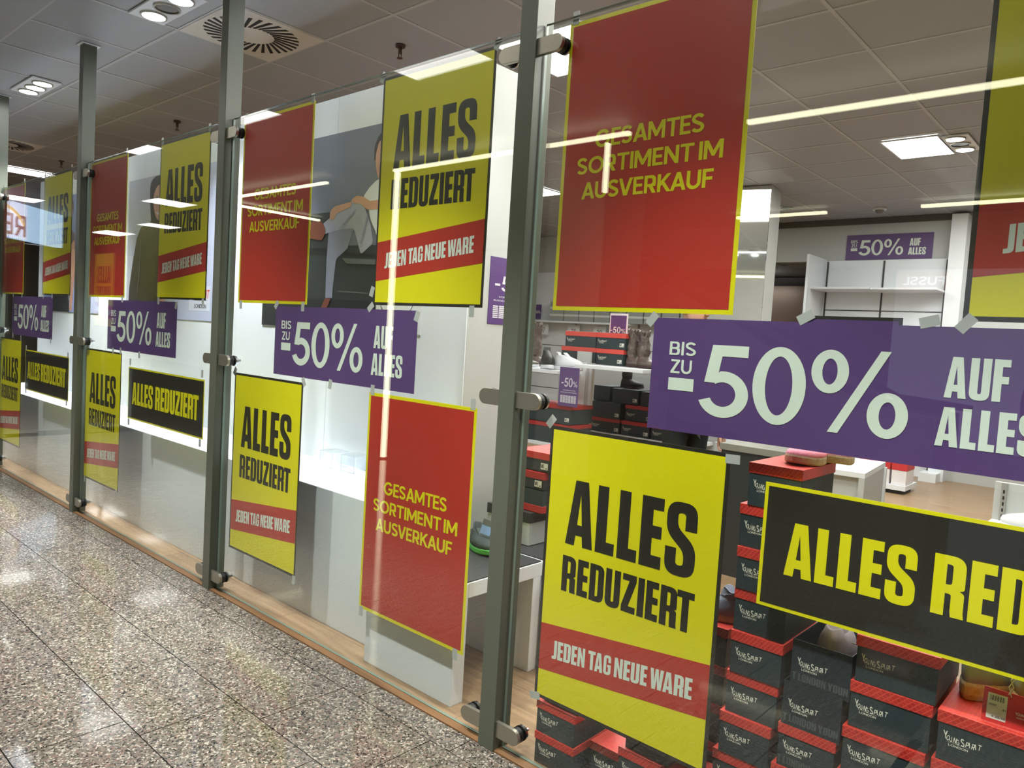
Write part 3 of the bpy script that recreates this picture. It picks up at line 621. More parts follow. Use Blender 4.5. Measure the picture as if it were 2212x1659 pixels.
photo('p', 'photo poster of a seated man in a white shirt on a dark sofa', -4.21, -3.095, 1.345, 2.405, mat('photo_bg', (98, 104, 126), .45, rgb2=(112, 116, 132), scale=1.2),
 [('photo_armchair', SOFA, [(-4.21, 1.99), (-3.73, 1.985, r), (-3.534, 1.985, r), (-3.50, 1.80, r), (-3.095, 1.79), (-3.095, 1.50), (-4.21, 1.50)]),
  ('photo_seat', SOFAD, [(-4.21, 1.80), (-3.6, 1.79, r), (-3.42, 1.765, r), (-3.095, 1.74), (-3.095, 1.725), (-3.42, 1.745, r), (-4.21, 1.775)]),
  ('photo_floor', SOFAD, [(-4.21, 1.345), (-4.21, 1.52), (-3.095, 1.50), (-3.095, 1.345)]),
  ('photo_leg', DENIM2, [(-3.54, 1.89, r), (-3.45, 1.91, r), (-3.30, 1.92, r), (-3.36, 1.78), (-3.46, 1.727, r), (-3.482, 1.54), (-3.48, 1.515), (-3.545, 1.515), (-3.549, 1.729)]),
  ('photo_thigh', DENIM, [(-3.60, 1.925, r), (-3.342, 2.03, r), (-3.277, 2.045, r), (-3.225, 1.99, r), (-3.17, 1.90), (-3.14, 1.80, r), (-3.24, 1.745, r), (-3.31, 1.885, r), (-3.445, 1.885, r), (-3.59, 1.865, r)]),
  ('photo_shirt', SHIRT, [(-3.095, 2.13), (-3.14, 2.118, r), (-3.19, 2.09, r), (-3.243, 2.044, r), (-3.20, 2.01), (-3.17, 1.92, r), (-3.125, 1.86), (-3.095, 1.80)]),
  ('photo_forearm', SKIN, [(-3.342, 2.026), (-3.40, 2.022), (-3.50, 2.012, r), (-3.535, 1.985, r), (-3.535, 1.945, .01), (-3.50, 1.94, .01), (-3.47, 1.975, r), (-3.345, 2.0)]),
  ('photo_hand', SKIN, [(-3.345, 2.035, .01), (-3.30, 2.055, r), (-3.24, 2.045, r), (-3.18, 2.018), (-3.095, 2.02), (-3.095, 1.972), (-3.20, 1.975, r), (-3.26, 2.01), (-3.33, 2.02, .01)]),
  ('photo_shoe', SHOEBR, [(-3.75, 1.93, r), (-3.70, 1.945, r), (-3.60, 1.935, r), (-3.565, 1.88, r), (-3.60, 1.83, r), (-3.73, 1.85, r)]),
  ('photo_crease', DENIM2, [(-3.20, 1.95, .004), (-3.215, 1.90, .004), (-3.25, 1.80, .004), (-3.235, 1.80, .004), (-3.205, 1.88, .004), (-3.185, 1.94, .004)]),
  ('photo_crease', DENIM2, [(-3.30, 1.99, .004), (-3.33, 1.95, .004), (-3.42, 1.90, .004), (-3.41, 1.91, .004), (-3.33, 1.965, .004)]),
  ('photo_seat_shine', mat('photo_sheen2', (96, 102, 106), .4), [(-3.40, 1.73, .01), (-3.10, 1.715, .01), (-3.10, 1.69, .01), (-3.36, 1.70, .01)]),
  ('photo_sofa_foot', mat('photo_sheen2', (96, 102, 106), .4), [(-3.42, 1.555, .003), (-3.16, 1.545, .003), (-3.16, 1.54, .003), (-3.42, 1.549, .003)]),
  ('photo_foot', SHOEBR, [(-3.54, 1.515), (-3.49, 1.51), (-3.52, 1.46, r), (-3.60, 1.42, r), (-3.57, 1.47)]),
  ('photo_hair', HAIR, [(-3.095, 2.36), (-3.13, 2.345, r), (-3.162, 2.29, r), (-3.158, 2.22), (-3.14, 2.23), (-3.125, 2.31), (-3.095, 2.325)]),
  ('photo_face', SKIN, [(-3.095, 2.325), (-3.125, 2.31, r), (-3.148, 2.25, r), (-3.140, 2.18, r), (-3.12, 2.13, r), (-3.095, 2.115)])])
t = thing('logo_panel', 'white logo panel with a thin oval ring right of the seated man photo', 'sign', (0, .597, 0))
MB().box(-3.093, -2.74, -.003, 0, 1.345, 2.405).obj('sheet', mat('panel_white', (222, 224, 228), .4, var=.02), t)
n = 48; o_ = ring_pts(-2.93, 1.50, .13, .075, n); i_ = ring_pts(-2.93, 1.50, .126, .071, n)
MB().add([(x, -.0036, z) for x, z in o_ + i_], [(k, (k + 1) % n, (k + 1) % n + n, k + n) for k in range(n)]).obj('ring', P_BLK, t)
JK = mat('photo_jacket', (58, 50, 60), .35, var=.3, scale=9)
photo('p', 'photo poster of a smiling person in a dark hooded jacket', -6.30, -5.43, 1.345, 2.405, mat('photo_bg2', (168, 170, 182), .45, rgb2=(178, 180, 190), scale=1.2),
 [('photo_jacket', JK, [(-5.80, 2.10, r), (-5.90, 2.06, r), (-6.06, 2.03, r), (-6.13, 1.95, r), (-6.19, 1.78, r), (-6.25, 1.56), (-6.26, 1.345), (-5.62, 1.345), (-5.60, 1.60), (-5.62, 2.0, r), (-5.70, 2.09)]),
  ('photo_hood', HAIR, [(-5.56, 2.40), (-5.82, 2.40, .06), (-5.905, 2.36, .05), (-5.905, 2.23, .04), (-5.87, 2.06, r), (-5.80, 2.03), (-5.60, 2.03), (-5.54, 2.20)]),
  ('photo_face', SKIN, [(-5.64, 2.33, .05), (-5.77, 2.335, .05), (-5.845, 2.26, .06), (-5.83, 2.16, .05), (-5.78, 2.08, .04), (-5.68, 2.05, .04), (-5.60, 2.12, .04), (-5.58, 2.26, .05)]),
  ('photo_smile', SHIRT, [(-5.79, 2.135, .006), (-5.72, 2.12, .006), (-5.68, 2.13, .006), (-5.72, 2.105, .006), (-5.78, 2.12, .006)]),
  ('photo_eye', HAIR, [(-5.81, 2.235, .004), (-5.775, 2.25, .004), (-5.75, 2.235, .004), (-5.78, 2.228, .004)]),
  ('photo_hand', SKIN, [(-5.70, 1.76, r), (-5.66, 1.79), (-5.62, 1.62), (-5.58, 1.45), (-5.60, 1.345), (-5.67, 1.345), (-5.68, 1.5), (-5.70, 1.62, r)]),
  ('photo_highlight', mat('photo_sheen', (130, 124, 134), .4), [(-6.05, 1.93, .004), (-6.04, 1.95, .004), (-6.05, 1.70, .004), (-6.08, 1.5, .004), (-6.085, 1.5, .004), (-6.06, 1.72, .004)])])
t = thing('logo_panel', 'pale blue logo panel with LONDON lettering right of the hooded person photo', 'sign', (0, .597, 0))
MB().box(-5.428, -4.86, -.003, 0, 1.345, 2.405).obj('sheet', mat('panel_blue', (182, 188, 216), .4, var=.02), t)
MB().quad2(-5.20, -4.89, 1.41, 1.58, -.0036).obj('logo_card', mat('panel_pale', (204, 208, 226), .4, var=.02), t)
MB().add(*fit(sans('LONDON', .02, 1.15), -5.12, -4.94, 1.428, 1.458, -.0042)).quad2(-5.13, -4.93, 1.482, 1.485, -.0042).obj('lettering', P_BLK, t)
MB().add(*fit(sans('YOUNG SPIRIT', .01), -5.33, -4.905, 1.495, 1.555, -.0042, shear=.15)).obj('logo', mat('logo_red', (206, 60, 56), .5), t)
photo('p', 'farthest photo poster of a man with bare forearms at the left', -8.34, -7.44, 1.345, 2.405, mat('photo_bg3', (120, 140, 200), .45, rgb2=(150, 160, 205), scale=1.2),
 [('photo_shirt', mat('photo_pattern', (150, 130, 150), .5, rgb2=(60, 56, 80), scale=30), [(-7.95, 2.12, r), (-7.62, 2.12, .04), (-7.49, 2.04, r), (-7.46, 1.70), (-7.56, 1.50), (-7.95, 1.50)]),
  ('photo_trousers', mat('photo_dark', (48, 50, 54), .5), [(-8.05, 1.52), (-7.62, 1.52), (-7.60, 1.345), (-8.06, 1.345)]),
  ('photo_arm', SKIN, [(-7.60, 1.95, r), (-7.50, 2.00, r), (-7.47, 1.75), (-7.53, 1.36), (-7.60, 1.36), (-7.58, 1.75)]),
  ('photo_face', SKIN, [(-7.62, 2.36, .05), (-7.78, 2.36, .05), (-7.80, 2.14, .05), (-7.64, 2.12, .05), (-7.56, 2.2, .04), (-7.56, 2.3, .04)]),
  ('photo_hair', SHOEBR, [(-7.60, 2.39, .04), (-7.80, 2.39, .04), (-7.82, 2.24, .02), (-7.76, 2.33, .03), (-7.60, 2.33, .02), (-7.54, 2.22, .01), (-7.54, 2.33, .03)])])
t = thing('logo_panel', 'pale logo panel right of the farthest photo poster', 'sign', (0, .597, 0))
MB().box(-7.438, -6.90, -.003, 0, 1.345, 2.405).obj('sheet', mat('panel_blue', (182, 188, 216), .4), t)
for k, x in enumerate((-3.33, -3.17)):
    t = thing('acrylic_riser', ['clear acrylic riser on the podium, left one', 'clear acrylic riser on the podium, right one touching the red poster'][k], 'display riser', (x, .46 + .02 * k, .62))
    MB().box(0, .11, 0, .003, 0, .085).obj('front', ACRYL, t); MB().box(0, .11, 0, .1, .085, .088).obj('top', ACRYL, t); MB().box(0, .11, .097, .1, 0, .085).obj('back', ACRYL, t)
    fr = MB(); 
    for (p0, p1) in (((0, 0, 0), (0, 0, .087)), ((.11, 0, 0), (.11, 0, .087)), ((0, 0, .087), (.11, 0, .087)), ((0, .1, .087), (0, 0, .087)), ((.11, .1, .087), (.11, 0, .087)), ((0, .1, .087), (.11, .1, .087))): fr.tube(p0, p1, .0011, 6)
    fr.obj('edge', mat('acryl_edge', (190, 196, 204), .2), t)

# ---------------------------------------------------------------- flyers, back wall banner
def flyer(loc, rz, wd, h, label):
    t = thing('discount_flyer', label, 'flyer', loc, rz)
    MB().box(0, wd, 0, .003, -h, 0).obj('sheet', P_PUR, t)
    b = MB().add(*fit(sans('-50', .02), wd * .12, wd * .70, -h * .50, -h * .27, -.001)).add(*fit(sans('%', .01), wd * .72, wd * .95, -h * .49, -h * .35, -.001))
    b.add(*fit(sans('VOM NIEDRIGSTEN', .01), wd * .22, wd * .86, -h * .60, -h * .575, -.001)).add(*fit(sans('AUSGEZEICHNETEN PREIS', .01), wd * .1, wd * .94, -h * .655, -h * .63, -.001))
    b.obj('lettering', mat('flyer_white', (214, 210, 222), .5), t)
    g = MB()
    for i in range(6):
        for j in range(7): g.quad2(wd * (.1 + i * .14), wd * (.1 + i * .14 + .12), -h * (.72 + j * .028) - h * .02, -h * (.72 + j * .028), -.001)
    g.obj('price_table', mat('flyer_white', (214, 210, 222), .5), t); return t
f_ = flyer((-2.427, .733, 1.733), R(90), .30, .315, 'purple -50 flyer on the grey wall left of the middle post')
flyer((-3.42, 2.58, 1.165), R(2), .175, .29, 'purple -50% flyer hanging from the white shelf board')
t = thing('discount_sign', 'purple -50% sign in a white frame standing on the shelf beside the furry boots', 'sign', (-3.43, 3.2, 1.40))
MB().box(0, .17, 0, .006, 0, .20).obj('frame', WHITE, t, bevel=.002); MB().box(.012, .158, -.002, 0, .0, .185).obj('card', P_PUR, t)
MB().add(*fit(sans('-50', .02), .012, .11, .045, .095, -.003)).add(*fit(sans('%', .01), .115, .155, .045, .08, -.003)).obj('lettering', LOGO, t)
t = thing('discount_sign', 'tiny purple -50% sign on the far shelf at the middle post', 'sign', (-8.2, 7.9, 1.70))
MB().box(0, .14, 0, .006, 0, .24).obj('card', P_PUR, t); MB().add(*fit(sans('-50%', .02), .01, .13, .09, .14, -.002)).obj('lettering', LOGO, t)
t = thing('poster', 'purple minus 50 percent banner on the far white back wall', 'poster', (-3.25, 8.064, 2.9), group='purple sale banners')
for n_, me in KIND['purple']:
    o = link(n_, me, t)
# ---------------------------------------------------------------- shoe boxes
BW, BD, BH = .144, .243, .1135
def logo_mesh():
    b = MB(); x = .016; z0 = .050
    spec = [('Y', .0085, .0175, .002), ('O', .0058, .0125, -.001), ('U', .0056, .0120, -.002), ('N', .0060, .0125, -.002), ('G', .0062, .0125, -.004), (' ', .0018, 0, 0), ('S', .0070, .0175, -.004), ('P', .0056, .0120, -.002), ('I', .0016, .0115, -.001), ('R', .0058, .0125, -.002), ('I', .0016, .0115, .0), ('T', .0066, .0125, .001)]
    for k, (c, wd, h, dz) in enumerate(spec):
        if c != ' ':
            b.add(*fit(sans(c, .012), x - (.0022 if k == 1 else 0), x + wd - (.0022 if k == 1 else 0), z0 + dz, z0 + dz + h, -.0006, shear=(.14 if k % 2 else -.1), rise=0))
            x += wd + (-.0014 if k in (0, 1) else .0020 if k >= 7 else .0010)
        else: x += wd
    b.quad2(.024, .066, .0462, .0466, -.0006)
    b.add(*fit(sans('LONDON', .01, 1.2), .026, .064, .0385, .0435, -.0006))
    return b.mesh('logo', LOGO)
LOGO_ME = logo_mesh()
big_me = MB().add(*fit(cond('T LONDON YOUN'), .004, .140, .010, .030, -.0005)).mesh('side_print', LOGO2)
body_me = MB().box(.0025, BW - .0025, .0025, BD - .0025, 0, BH - .002).mesh('box_body', CARD, bevel=.0012)
lid_me = MB().box(0, BW, 0, BD, BH - .0275, BH).mesh('lid', LIDRED, bevel=.0012)
def open_body():
    b = MB(); t0 = .002; b.box(0, BW, 0, t0, 0, BH).box(0, BW, BD - t0, BD, 0, BH).box(0, t0, t0, BD - t0, 0, BH).box(BW - t0, BW, t0, BD - t0, 0, BH).box(t0, BW - t0, t0, BD - t0, 0, t0)
    return b.mesh('box_body', CARD2)
open_me = open_body()
def shoebox(x, y, z, label, rz=0, sx=1, sz=1, lid=True, opened=False, logo=True, big=False, group='charcoal shoe boxes with red lids in stacks', sy=1, lab=False, flip=False):
    t = thing('shoe_box', label, 'shoe box', (x, y, z), R(rz), group)
    t.scale = (1, 1, 1)
    b = link('box_body', open_me if opened else body_me, t)
    b.scale = (sx, sy, sz)
    if logo:
        l = link('logo', LOGO_ME, t, (0, .0025 if not opened else 0, (sz - 1) * .05))
    if big: link('side_print', big_me, t, (0, 0, 0)).scale = (sx, 1, sz)
    if lid:
        l = link('lid', lid_me, t); l.scale = (sx, sy, sz)
        if flip: l.location = (0, 0, -BH * sz + .0275 * sz); 
    if lab:
        q_ = link('price_label', PLAB, t, (BW * sx * .72, .0018, BH * sz * .12))
    return t
pl = MB().quad2(0, .040, 0, .028, -.0004); pl.cur = 1; pl.quad2(.004, .012, .006, .022, -.0007).quad2(.016, .019, .004, .024, -.0007).quad2(.026, .036, .004, .008, -.0007)
PLAB = pl.mesh('price_label', [LABEL, P_BLK])
ordn = ['topmost', 'second', 'third', 'fourth', 'fifth', 'sixth', 'seventh', 'eighth', 'ninth']
# column 1 (nine boxes on a low white plinth)
MB().box(-1.02, .35, .05, .62, 0, .044).obj('plinth', WHITE); tag(bpy.data.objects['plinth'], 'low white plinth under the tall shoe box columns', 'plinth')
dx = [.006, -.012, -.008, -.008, -.006, -.012, -.020, -.034, -.030]
for k in range(9):
    z = .044 + (8 - k) * .1141
    shoebox(-.825 + dx[k], .083 + .006 * (k % 2), z, '%s shoe box from the top in the tallest column, left of the black banner' % ordn[k], sz=1.005, sx=.99)
# column 2: two open boxes on lidded ones
xs2 = [-.664, -.678, -.690, -.700, -.695]
for k in range(5):
    z = .531 - k * .1125
    shoebox(xs2[k] + (.0 if k < 2 else .006), .08, z, ['open shoe box holding a grey suede shoe', 'open-topped dark shoe box under the one with the suede shoe', 'red-lidded box under the two open boxes', 'fourth box down below the suede shoe', 'bottom box below the suede shoe'][k],
            opened=k < 2, lid=k >= 2, big=k < 3, sz=.99)
shoebox(-.716, .066, .327 - BH - .004, 'x', sx=.9) if False else None
# column 3
for k in range(6):
    z = .702 - BH - k * .114
    shoebox(-.516 - .006 * k, .08 - .006 * (k == 2), z, '%s wide shoe box from the top in the third column' % ordn[k], sx=1.25)
# column 4
for k in range(5):
    z = .590 - BH - k * .114
    shoebox(-.332 - .004 * k, .075, z, '%s wide shoe box from the top in the rightmost column, under the green shoes' % ordn[k], sx=1.32)
# column left of column 1, partly hidden by the yellow poster
for k in range(4):
    shoebox(-1.035, .2, .562 - BH - k * .114, '%s shoe box from the top in the stack behind the yellow poster' % ordn[k], sx=1.0)
# bottom-left stack touching the glass
for k in range(2):
    shoebox(-1.441 + .0 * k, .036, .1025 * (1 - k), ['upper shoe box in the low stack beside the middle post', 'lower shoe box in the low stack beside the middle post'][k], sz=.9, sx=1.08)
shoebox(-1.425, .046, .206, 'dark lidless box on the low stack beside the middle post', sz=.9, lid=False, logo=False)
shoebox(-1.262, .09, .07 - .055, 'shoe box low down right of the small stack beside the middle post', sz=.95, sx=.8)
shoebox(-1.262, .36, .07 - .055, 'shoe box behind the small stack by the middle post', sz=.95, sx=.8)
shoebox(-1.135, .05, .065, 'shoe box below the lower edge of the yellow poster', sz=.95, sx=1.0)
shoebox(-1.12, .058, .065 + .108, 'dark lidless box hidden behind the lower edge of the yellow poster', sz=.9, lid=False, logo=False)
shoebox(-.985, .05, .05, 'shoe box under the lower right corner of the yellow poster', sz=.95)
MB().box(-1.27, -.84 - .18, .045, .62, 0, .014).obj('board', WHITE); tag(bpy.data.objects['board'], 'thin white board under the low shoe boxes', 'board')

# ---------------------------------------------------------------- shoes
def foot(n=26, L=1.0, W=1.0):
    pts = []
    for i in range(n):
        a = 2 * math.pi * i / n; cx = math.cos(a); sy = math.sin(a)
        x = .5 * cx; wd = .18 + .035 * cx - .03 * math.cos(2 * a)
        pts.append((x * L, sy * wd * W))
    return pts
def shoe(name, label, loc, rz, L=.26, sole_m=None, upper_m=None, lace_m=None, sole_h=.028, top=.10, collar=True, heel_lift=0.0, low=False, boot=0, group=None, W=1.0, tongue=True):
    t = thing(name, label, 'shoe', loc, R(rz), group); rj = random.Random(len(label))
    fp = foot(26, L, L * W)
    so = MB(); rg = []
    for z, s in ((0, .94), (sole_h * .2, 1.0), (sole_h * .8, 1.0), (sole_h, .97)):
        rg.append([(x * s, y * s, z + (heel_lift * max(0, -x / L + .1) if z > 0 else 0) + .012 * max(0, (x / L - .25)) * 2) for x, y in fp])
    so.loft(rg); so.obj('sole', sole_m, t, smooth=False)
    up = MB(); rg = []
    H = top
    lv = [(0, 1.0, 0, .95), (.25, 1.0, 0, 1.0), (.45, .97, -.005, .92), (.6, .86, -.045, .80), (.75, .68, -.11, .68), (.9, .50, -.19, .58), (1.0, .42, -.235, .52)]
    if low: lv = [(0, 1.0, 0, .97), (.4, .98, 0, .98), (.7, .93, -.01, .85), (1.0, .80, -.05, .62)]
    for h, sx, ox, sw in lv:
        rg.append([(x * sx * .97 + ox * L, y * sw, sole_h * .85 + h * (H - sole_h) + heel_lift * max(0, -x / L + .1) + .02 * h * (x / L < -.2)) for x, y in fp])
    if boot:
        for k in range(1, 11):
            h = k / 10; rg.append([(x * (.42 + .04 * math.sin(h * 6)) * .97 - .235 * L, y * (.58 + .06 * math.sin(h * 7)), H + h * boot + .006 * math.sin(9 * x / L + 5 * h)) for x, y in fp]); rg[-1] = rg[-1] if upper_m.name != 'fur_dark' else [(a + rj.uniform(-.007, .007), c + rj.uniform(-.009, .009), e + rj.uniform(-.004, .004)) for a, c, e in rg[-1]]
    last = rg[-1]; cx = sum(p[0] for p in last) / len(last); cy = sum(p[1] for p in last) / len(last)
    rg.append([(cx + (p[0] - cx) * .85, cy + (p[1] - cy) * .85, p[2]) for p in last])
    rg.append([(cx + (p[0] - cx) * .8, cy + (p[1] - cy) * .8, p[2] - min(.05, top * .5)) for p in last])
    up.loft(rg, (True, True)); up.obj('upper', upper_m, t, smooth=True)
    if lace_m:
        la = MB()
        for k in range(5):
            xx = L * (.14 - k * .065); zz = H * (.60 + k * .075) + heel_lift * .1; wd = L * .065
            la.tube((xx, -wd, zz - .006), (xx + .008, 0, zz + .008), .0024, 6).tube((xx + .008, 0, zz + .008), (xx - .004, wd, zz - .006), .0024, 6)
            la.tube((xx, wd, zz - .006), (xx + .010, 0, zz + .008), .0024, 6)
        la.obj('laces', lace_m, t)
        if tongue:
            MB().loft([[(L * .16, -.02, H * .62), (L * .16, .02, H * .62), (L * .16, .02, H * .60), (L * .16, -.02, H * .60)], [(-L * .12, -.024, H * 1.12), (-L * .12, .024, H * 1.12), (-L * .14, .024, H * 1.1), (-L * .14, -.024, H * 1.1)]]).obj('tongue', upper_m, t)
    return t
JUTE = mat('jute', (214, 194, 158), .8, rgb2=(160, 134, 98), scale=110, bump=.6)
SUEDE = mat('suede_grey', (156, 146, 154), .8, var=.15, scale=30); SUEDET = mat('suede_tan', (196, 178, 136), .8, var=.15, scale=30)
PINK = mat('pink_print', (240, 92, 108), .7, rgb2=(236, 176, 200), scale=22)
GREENC = mat('green_canvas', (138, 156, 138), .75, var=.12, scale=30)
CORD = mat('cord', (206, 196, 166), .7)
for k, (x, y, rz, lb) in enumerate(((-.728, .22, -95, 'pink patterned espadrille lying nearest on the tallest shoe box column'), (-.688, .325, -80, 'pink patterned espadrille behind its twin on the tallest column'))):
    t = shoe('espadrille', lb, (x + .01, y, 1.0725), rz, .175, JUTE, PINK, None, .022, .046, low=True, W=1.3)
    st = MB(); fpx = foot(26, .175, .175 * 1.3)
    for i in range(26):
        a = fpx[i]; st.tube((a[0] * .985, a[1] * .985, .017), (a[0] * .93, a[1] * .93, .031), .0011, 5)
    st.obj('stitching', CORD, t)
for k, (x, y, rz, lb) in enumerate(((-.268, .27, 72, 'sage green espadrille with a thick jute sole on the rightmost boxes, left shoe'), (-.175, .285, 80, 'sage green espadrille behind the red price card, right shoe'))):
    t = shoe('espadrille', lb, (x, y, .5915), rz, .21, JUTE, GREENC, None, .034, .115, W=1.2, heel_lift=.012)
    c = MB(); c.path([(.06, -.03, .07), (.03, -.036, .06), (.0, -.03, .09), (-.03, -.036, .075)], .0018).path([(.05, .03, .07), (.0, .03, .1)], .0018); c.obj('lace', CORD, t)
t = thing('price_card', 'red card with a white label priced € 25,95 leaning on the green shoes', 'price card', (-.252, .088, .5935)); t.rotation_euler = (R(-8), 0, R(2))
MB().box(0, .115, 0, .0015, 0, .072).obj('card', mat('card_red', (200, 44, 44), .5), t)
b = MB(); b.quad2(.008, .044, .008, .062, -.0006); b.obj('label', LABEL, t)
b = MB()
for k in range(17):
    if k % 3 != 1: b.quad2(.013 + k * .0016, .013 + k * .0016 + .0009, .047, .058, -.0012)
b.add(*fit(sans('€ 25,95', .02), .018, .043, .011, .016, -.0012)).add(*fit(sans('41', .02), .036, .042, .030, .034, -.0012)).quad2(.011, .026, .0385, .0395, -.0012).quad2(.011, .024, .036, .0367, -.0012)
b.obj('lettering', P_BLK, t)
MB().add(*fit(sans('YOUNG', .01), .060, .078, .030, .036, -.0006)).add(*fit(sans('LONDON', .01), .062, .076, .024, .027, -.0006)).obj('logo', LOGO, t)
c = MB().path([(.045, -.002, .068), (.052, -.006, .085), (.046, -.006, .10), (.058, -.004, .12)], .0011).path([(.050, -.002, .064), (.044, -.006, .085), (.056, -.006, .11)], .0011); c.obj('string', CORD, t)
t = shoe('suede_shoe', 'grey suede shoe with tan toe lying in the open box', (-.595, .20, .552), 96, .20, SUEDET, SUEDE, None, .03, .112, W=1.15, low=True)
MB().loft([[(x * .97 + .0, y * .99, z) for x, y in foot(26, .2, .22) for z in [.045]], [(x * .9 + .008, y * .9, .066) for x, y in foot(26, .2, .22)]], (False, False)).obj('rim', SUEDET, t, smooth=True)
st = MB()
for k in range(9): st.tube((-.02 - .006 * k, -.062 + .0015 * k, .085 + .0022 * k), (-.024 - .006 * k, -.060 + .0015 * k, .088 + .0022 * k), .0013, 5)
st.obj('stitching', LOGO, t)
shoe('ankle_boot', 'grey suede ankle boot standing on the stack behind the yellow poster', (-.955, .27, .5635), 185, .17, SUEDET, mat('suede_blue', (140, 146, 162), .8, var=.12, scale=30), None, .02, .075, boot=.02, W=1.1)

# ---------------------------------------------------------------- white table beside the middle post with trail shoes and boxes
t = thing('display_table', 'white panel table with a black mat standing left of the middle post', 'table', (0, 0, 0))
MB().box(-2.382, -1.868, .07, .133, 0, .448).obj('leg_panel', WHITE, t, bevel=.002)
MB().box(-2.382, -1.868, .506, .554, 0, .392).obj('leg_panel', WHITE, t, bevel=.002)
MB().box(-2.382, -1.868, .134, .56, .392, .449).obj('table_top', WHITE, t, bevel=.002)
MB().box(-2.375, -1.872, .08, .556, .449, .455).obj('mat', MATB, t, bevel=.002)
t = thing('display_table', 'second white table with a black mat behind the first, carrying stacked boxes', 'table', (0, 0, 0))
MB().box(-2.41, -1.80, .575, 1.0, .392, .447).obj('table_top', WHITE, t, bevel=.002); MB().box(-2.41, -1.80, .96, 1.0, 0, .392).obj('leg_panel', WHITE, t); MB().box(-2.41, -1.80, .58, .62, 0, .392).obj('leg_panel', WHITE, t)
MB().box(-2.40, -1.81, .58, .995, .447, .453).obj('mat', MATB, t)
SOLG = mat('green_sole', (92, 190, 108), .5, var=.15); UPD = mat('dark_mesh', (16, 20, 20), .7, rgb2=(38, 54, 48), scale=26); LACEB = mat('lace_black', (22, 22, 24), .6)
shoe('trail_shoe', 'dark trail shoe with bright green sole lying left on the black mat', (-2.235, .37, .456), -35, .25, SOLG, UPD, LACEB, .024, .075, W=1.05)
shoe('trail_shoe', 'dark trail shoe with green sole lying right, beside the blue tag', (-2.13, .475, .456), -28, .25, SOLG, UPD, LACEB, .024, .075, W=1.05)
t = thing('shoe_tag', 'blue and grey hang tag standing on the trail shoes', 'tag', (-2.12, .44, .535)); t.rotation_euler = (R(-15), R(8), R(10))
MB().box(0, .05, 0, .0015, 0, .062).obj('card', mat('tag_blue', (120, 150, 205), .4), t); MB().box(0, .05, -.0008, 0, .038, .062).obj('header', mat('tag_grey', (90, 94, 102), .5), t)
def plainbox(x, y, z, wd, d, h, mb, ml, label, rz=0, lidh=.03, cat='shoe box', lab=False, lidlow=False, group=None, logo=False):
    t = thing('shoe_box', label, cat, (x, y, z), R(rz), group)
    MB().box(.003, wd - .003, .003, d - .003, 0, h - .002).obj('box_body', mb, t, bevel=.0012)
    if ml:
        if lidlow: MB().box(0, wd, 0, d, .0, lidh).obj('lid', ml, t, bevel=.0012)
        else: MB().box(0, wd, 0, d, h - lidh, h).obj('lid', ml, t, bevel=.0012)
    if lab: link('price_label', PLAB, t, (wd - .052, .0, h * .15))
    if logo: o = link('logo', LOGO_ME, t, (0, .002, 0)); o.scale = (1.1, 1, min(1, h / .11))
    return t
plainbox(-2.30, .67, .455, .26, .30, .145, mat('white_card', (176, 178, 176), .5), mat('dark_card', (44, 44, 44), .5), 'white shoe box with a dark lid under the stack by the middle post', lidh=.045)
plainbox(-2.23, .70, .602, .23, .27, .10, CARD, mat('red_card', (168, 40, 40), .5), 'dark box resting on its red lid by the middle post', lidlow=True)
plainbox(-2.20, .70, .704, .20, .27, .075, CARD2, mat('red_card', (168, 40, 40), .5), 'third box up in the stack right of the middle post, price label on its front', lab=True)
plainbox(-2.18, .71, .781, .20, .25, .085, CARD2, mat('red_card2', (190, 48, 40), .5), 'topmost red-lidded box of the stack right of the middle post', lab=True)

# ---------------------------------------------------------------- shelf gondola deeper in the shop
t = thing('shelf_unit', 'white shoe shelf unit seen between the middle post and the purple banner', 'shelf', (0, 0, 0))
MB().box(-3.345, -3.318, 2.85, 2.88, 0, 1.16).obj('end_panel', WHITE, t)
MB().box(-3.47, -3.345, 2.85, 2.87, .1, 1.285).obj('side_panel', GREYW, t)
MB().box(-3.44, -3.375, 2.843, 2.85, .75, 1.2).obj('panel_moulding', WHITE, t)
MB().box(-4.4, -3.42, 2.6, 2.95, 1.105, 1.132).obj('shelf_board', WHITE, t, bevel=.002)
MB().box(-3.30, -2.72, 2.6, 3.5, 1.168, 1.193).obj('shelf_board', WHITE, t, bevel=.002)
MB().box(-3.75, -2.75, 3.36, 3.8, .585, .612).obj('shelf_board', WHITE, t, bevel=.002)
MB().box(-4.4, -3.36, 2.58, 2.9, .555, .58).obj('shelf_board', WHITE, t, bevel=.002)
MB().box(-4.4, -2.7, 3.82, 3.85, 0, 1.19).obj('back_panel', GREYW, t)
g2 = 'shoe boxes on the white shelf unit'
plainbox(-3.64, 2.9, 1.318, .30, .28, .12, CARD, mat('red_card3', (212, 76, 66), .5), 'left shoe box on top of the shelf unit', lidh=.036, group=g2, logo=True)
plainbox(-3.338, 2.9, 1.318, .268, .28, .12, CARD, mat('red_card3', (212, 76, 66), .5), 'right shoe box on top of the shelf unit with a price label', lidh=.036, group=g2, lab=True, logo=True)
plainbox(-3.67, 2.9, 1.20, .335, .28, .117, CARD, mat('red_card3', (212, 76, 66), .5), 'lower left shoe box on top of the shelf unit', lidh=.034, group=g2)
plainbox(-3.332, 2.9, 1.194, .25, .28, .122, CARD, mat('red_card3', (212, 76, 66), .5), 'lower right shoe box standing on the upper shelf board', lidh=.034, group=g2, lab=True, logo=True)
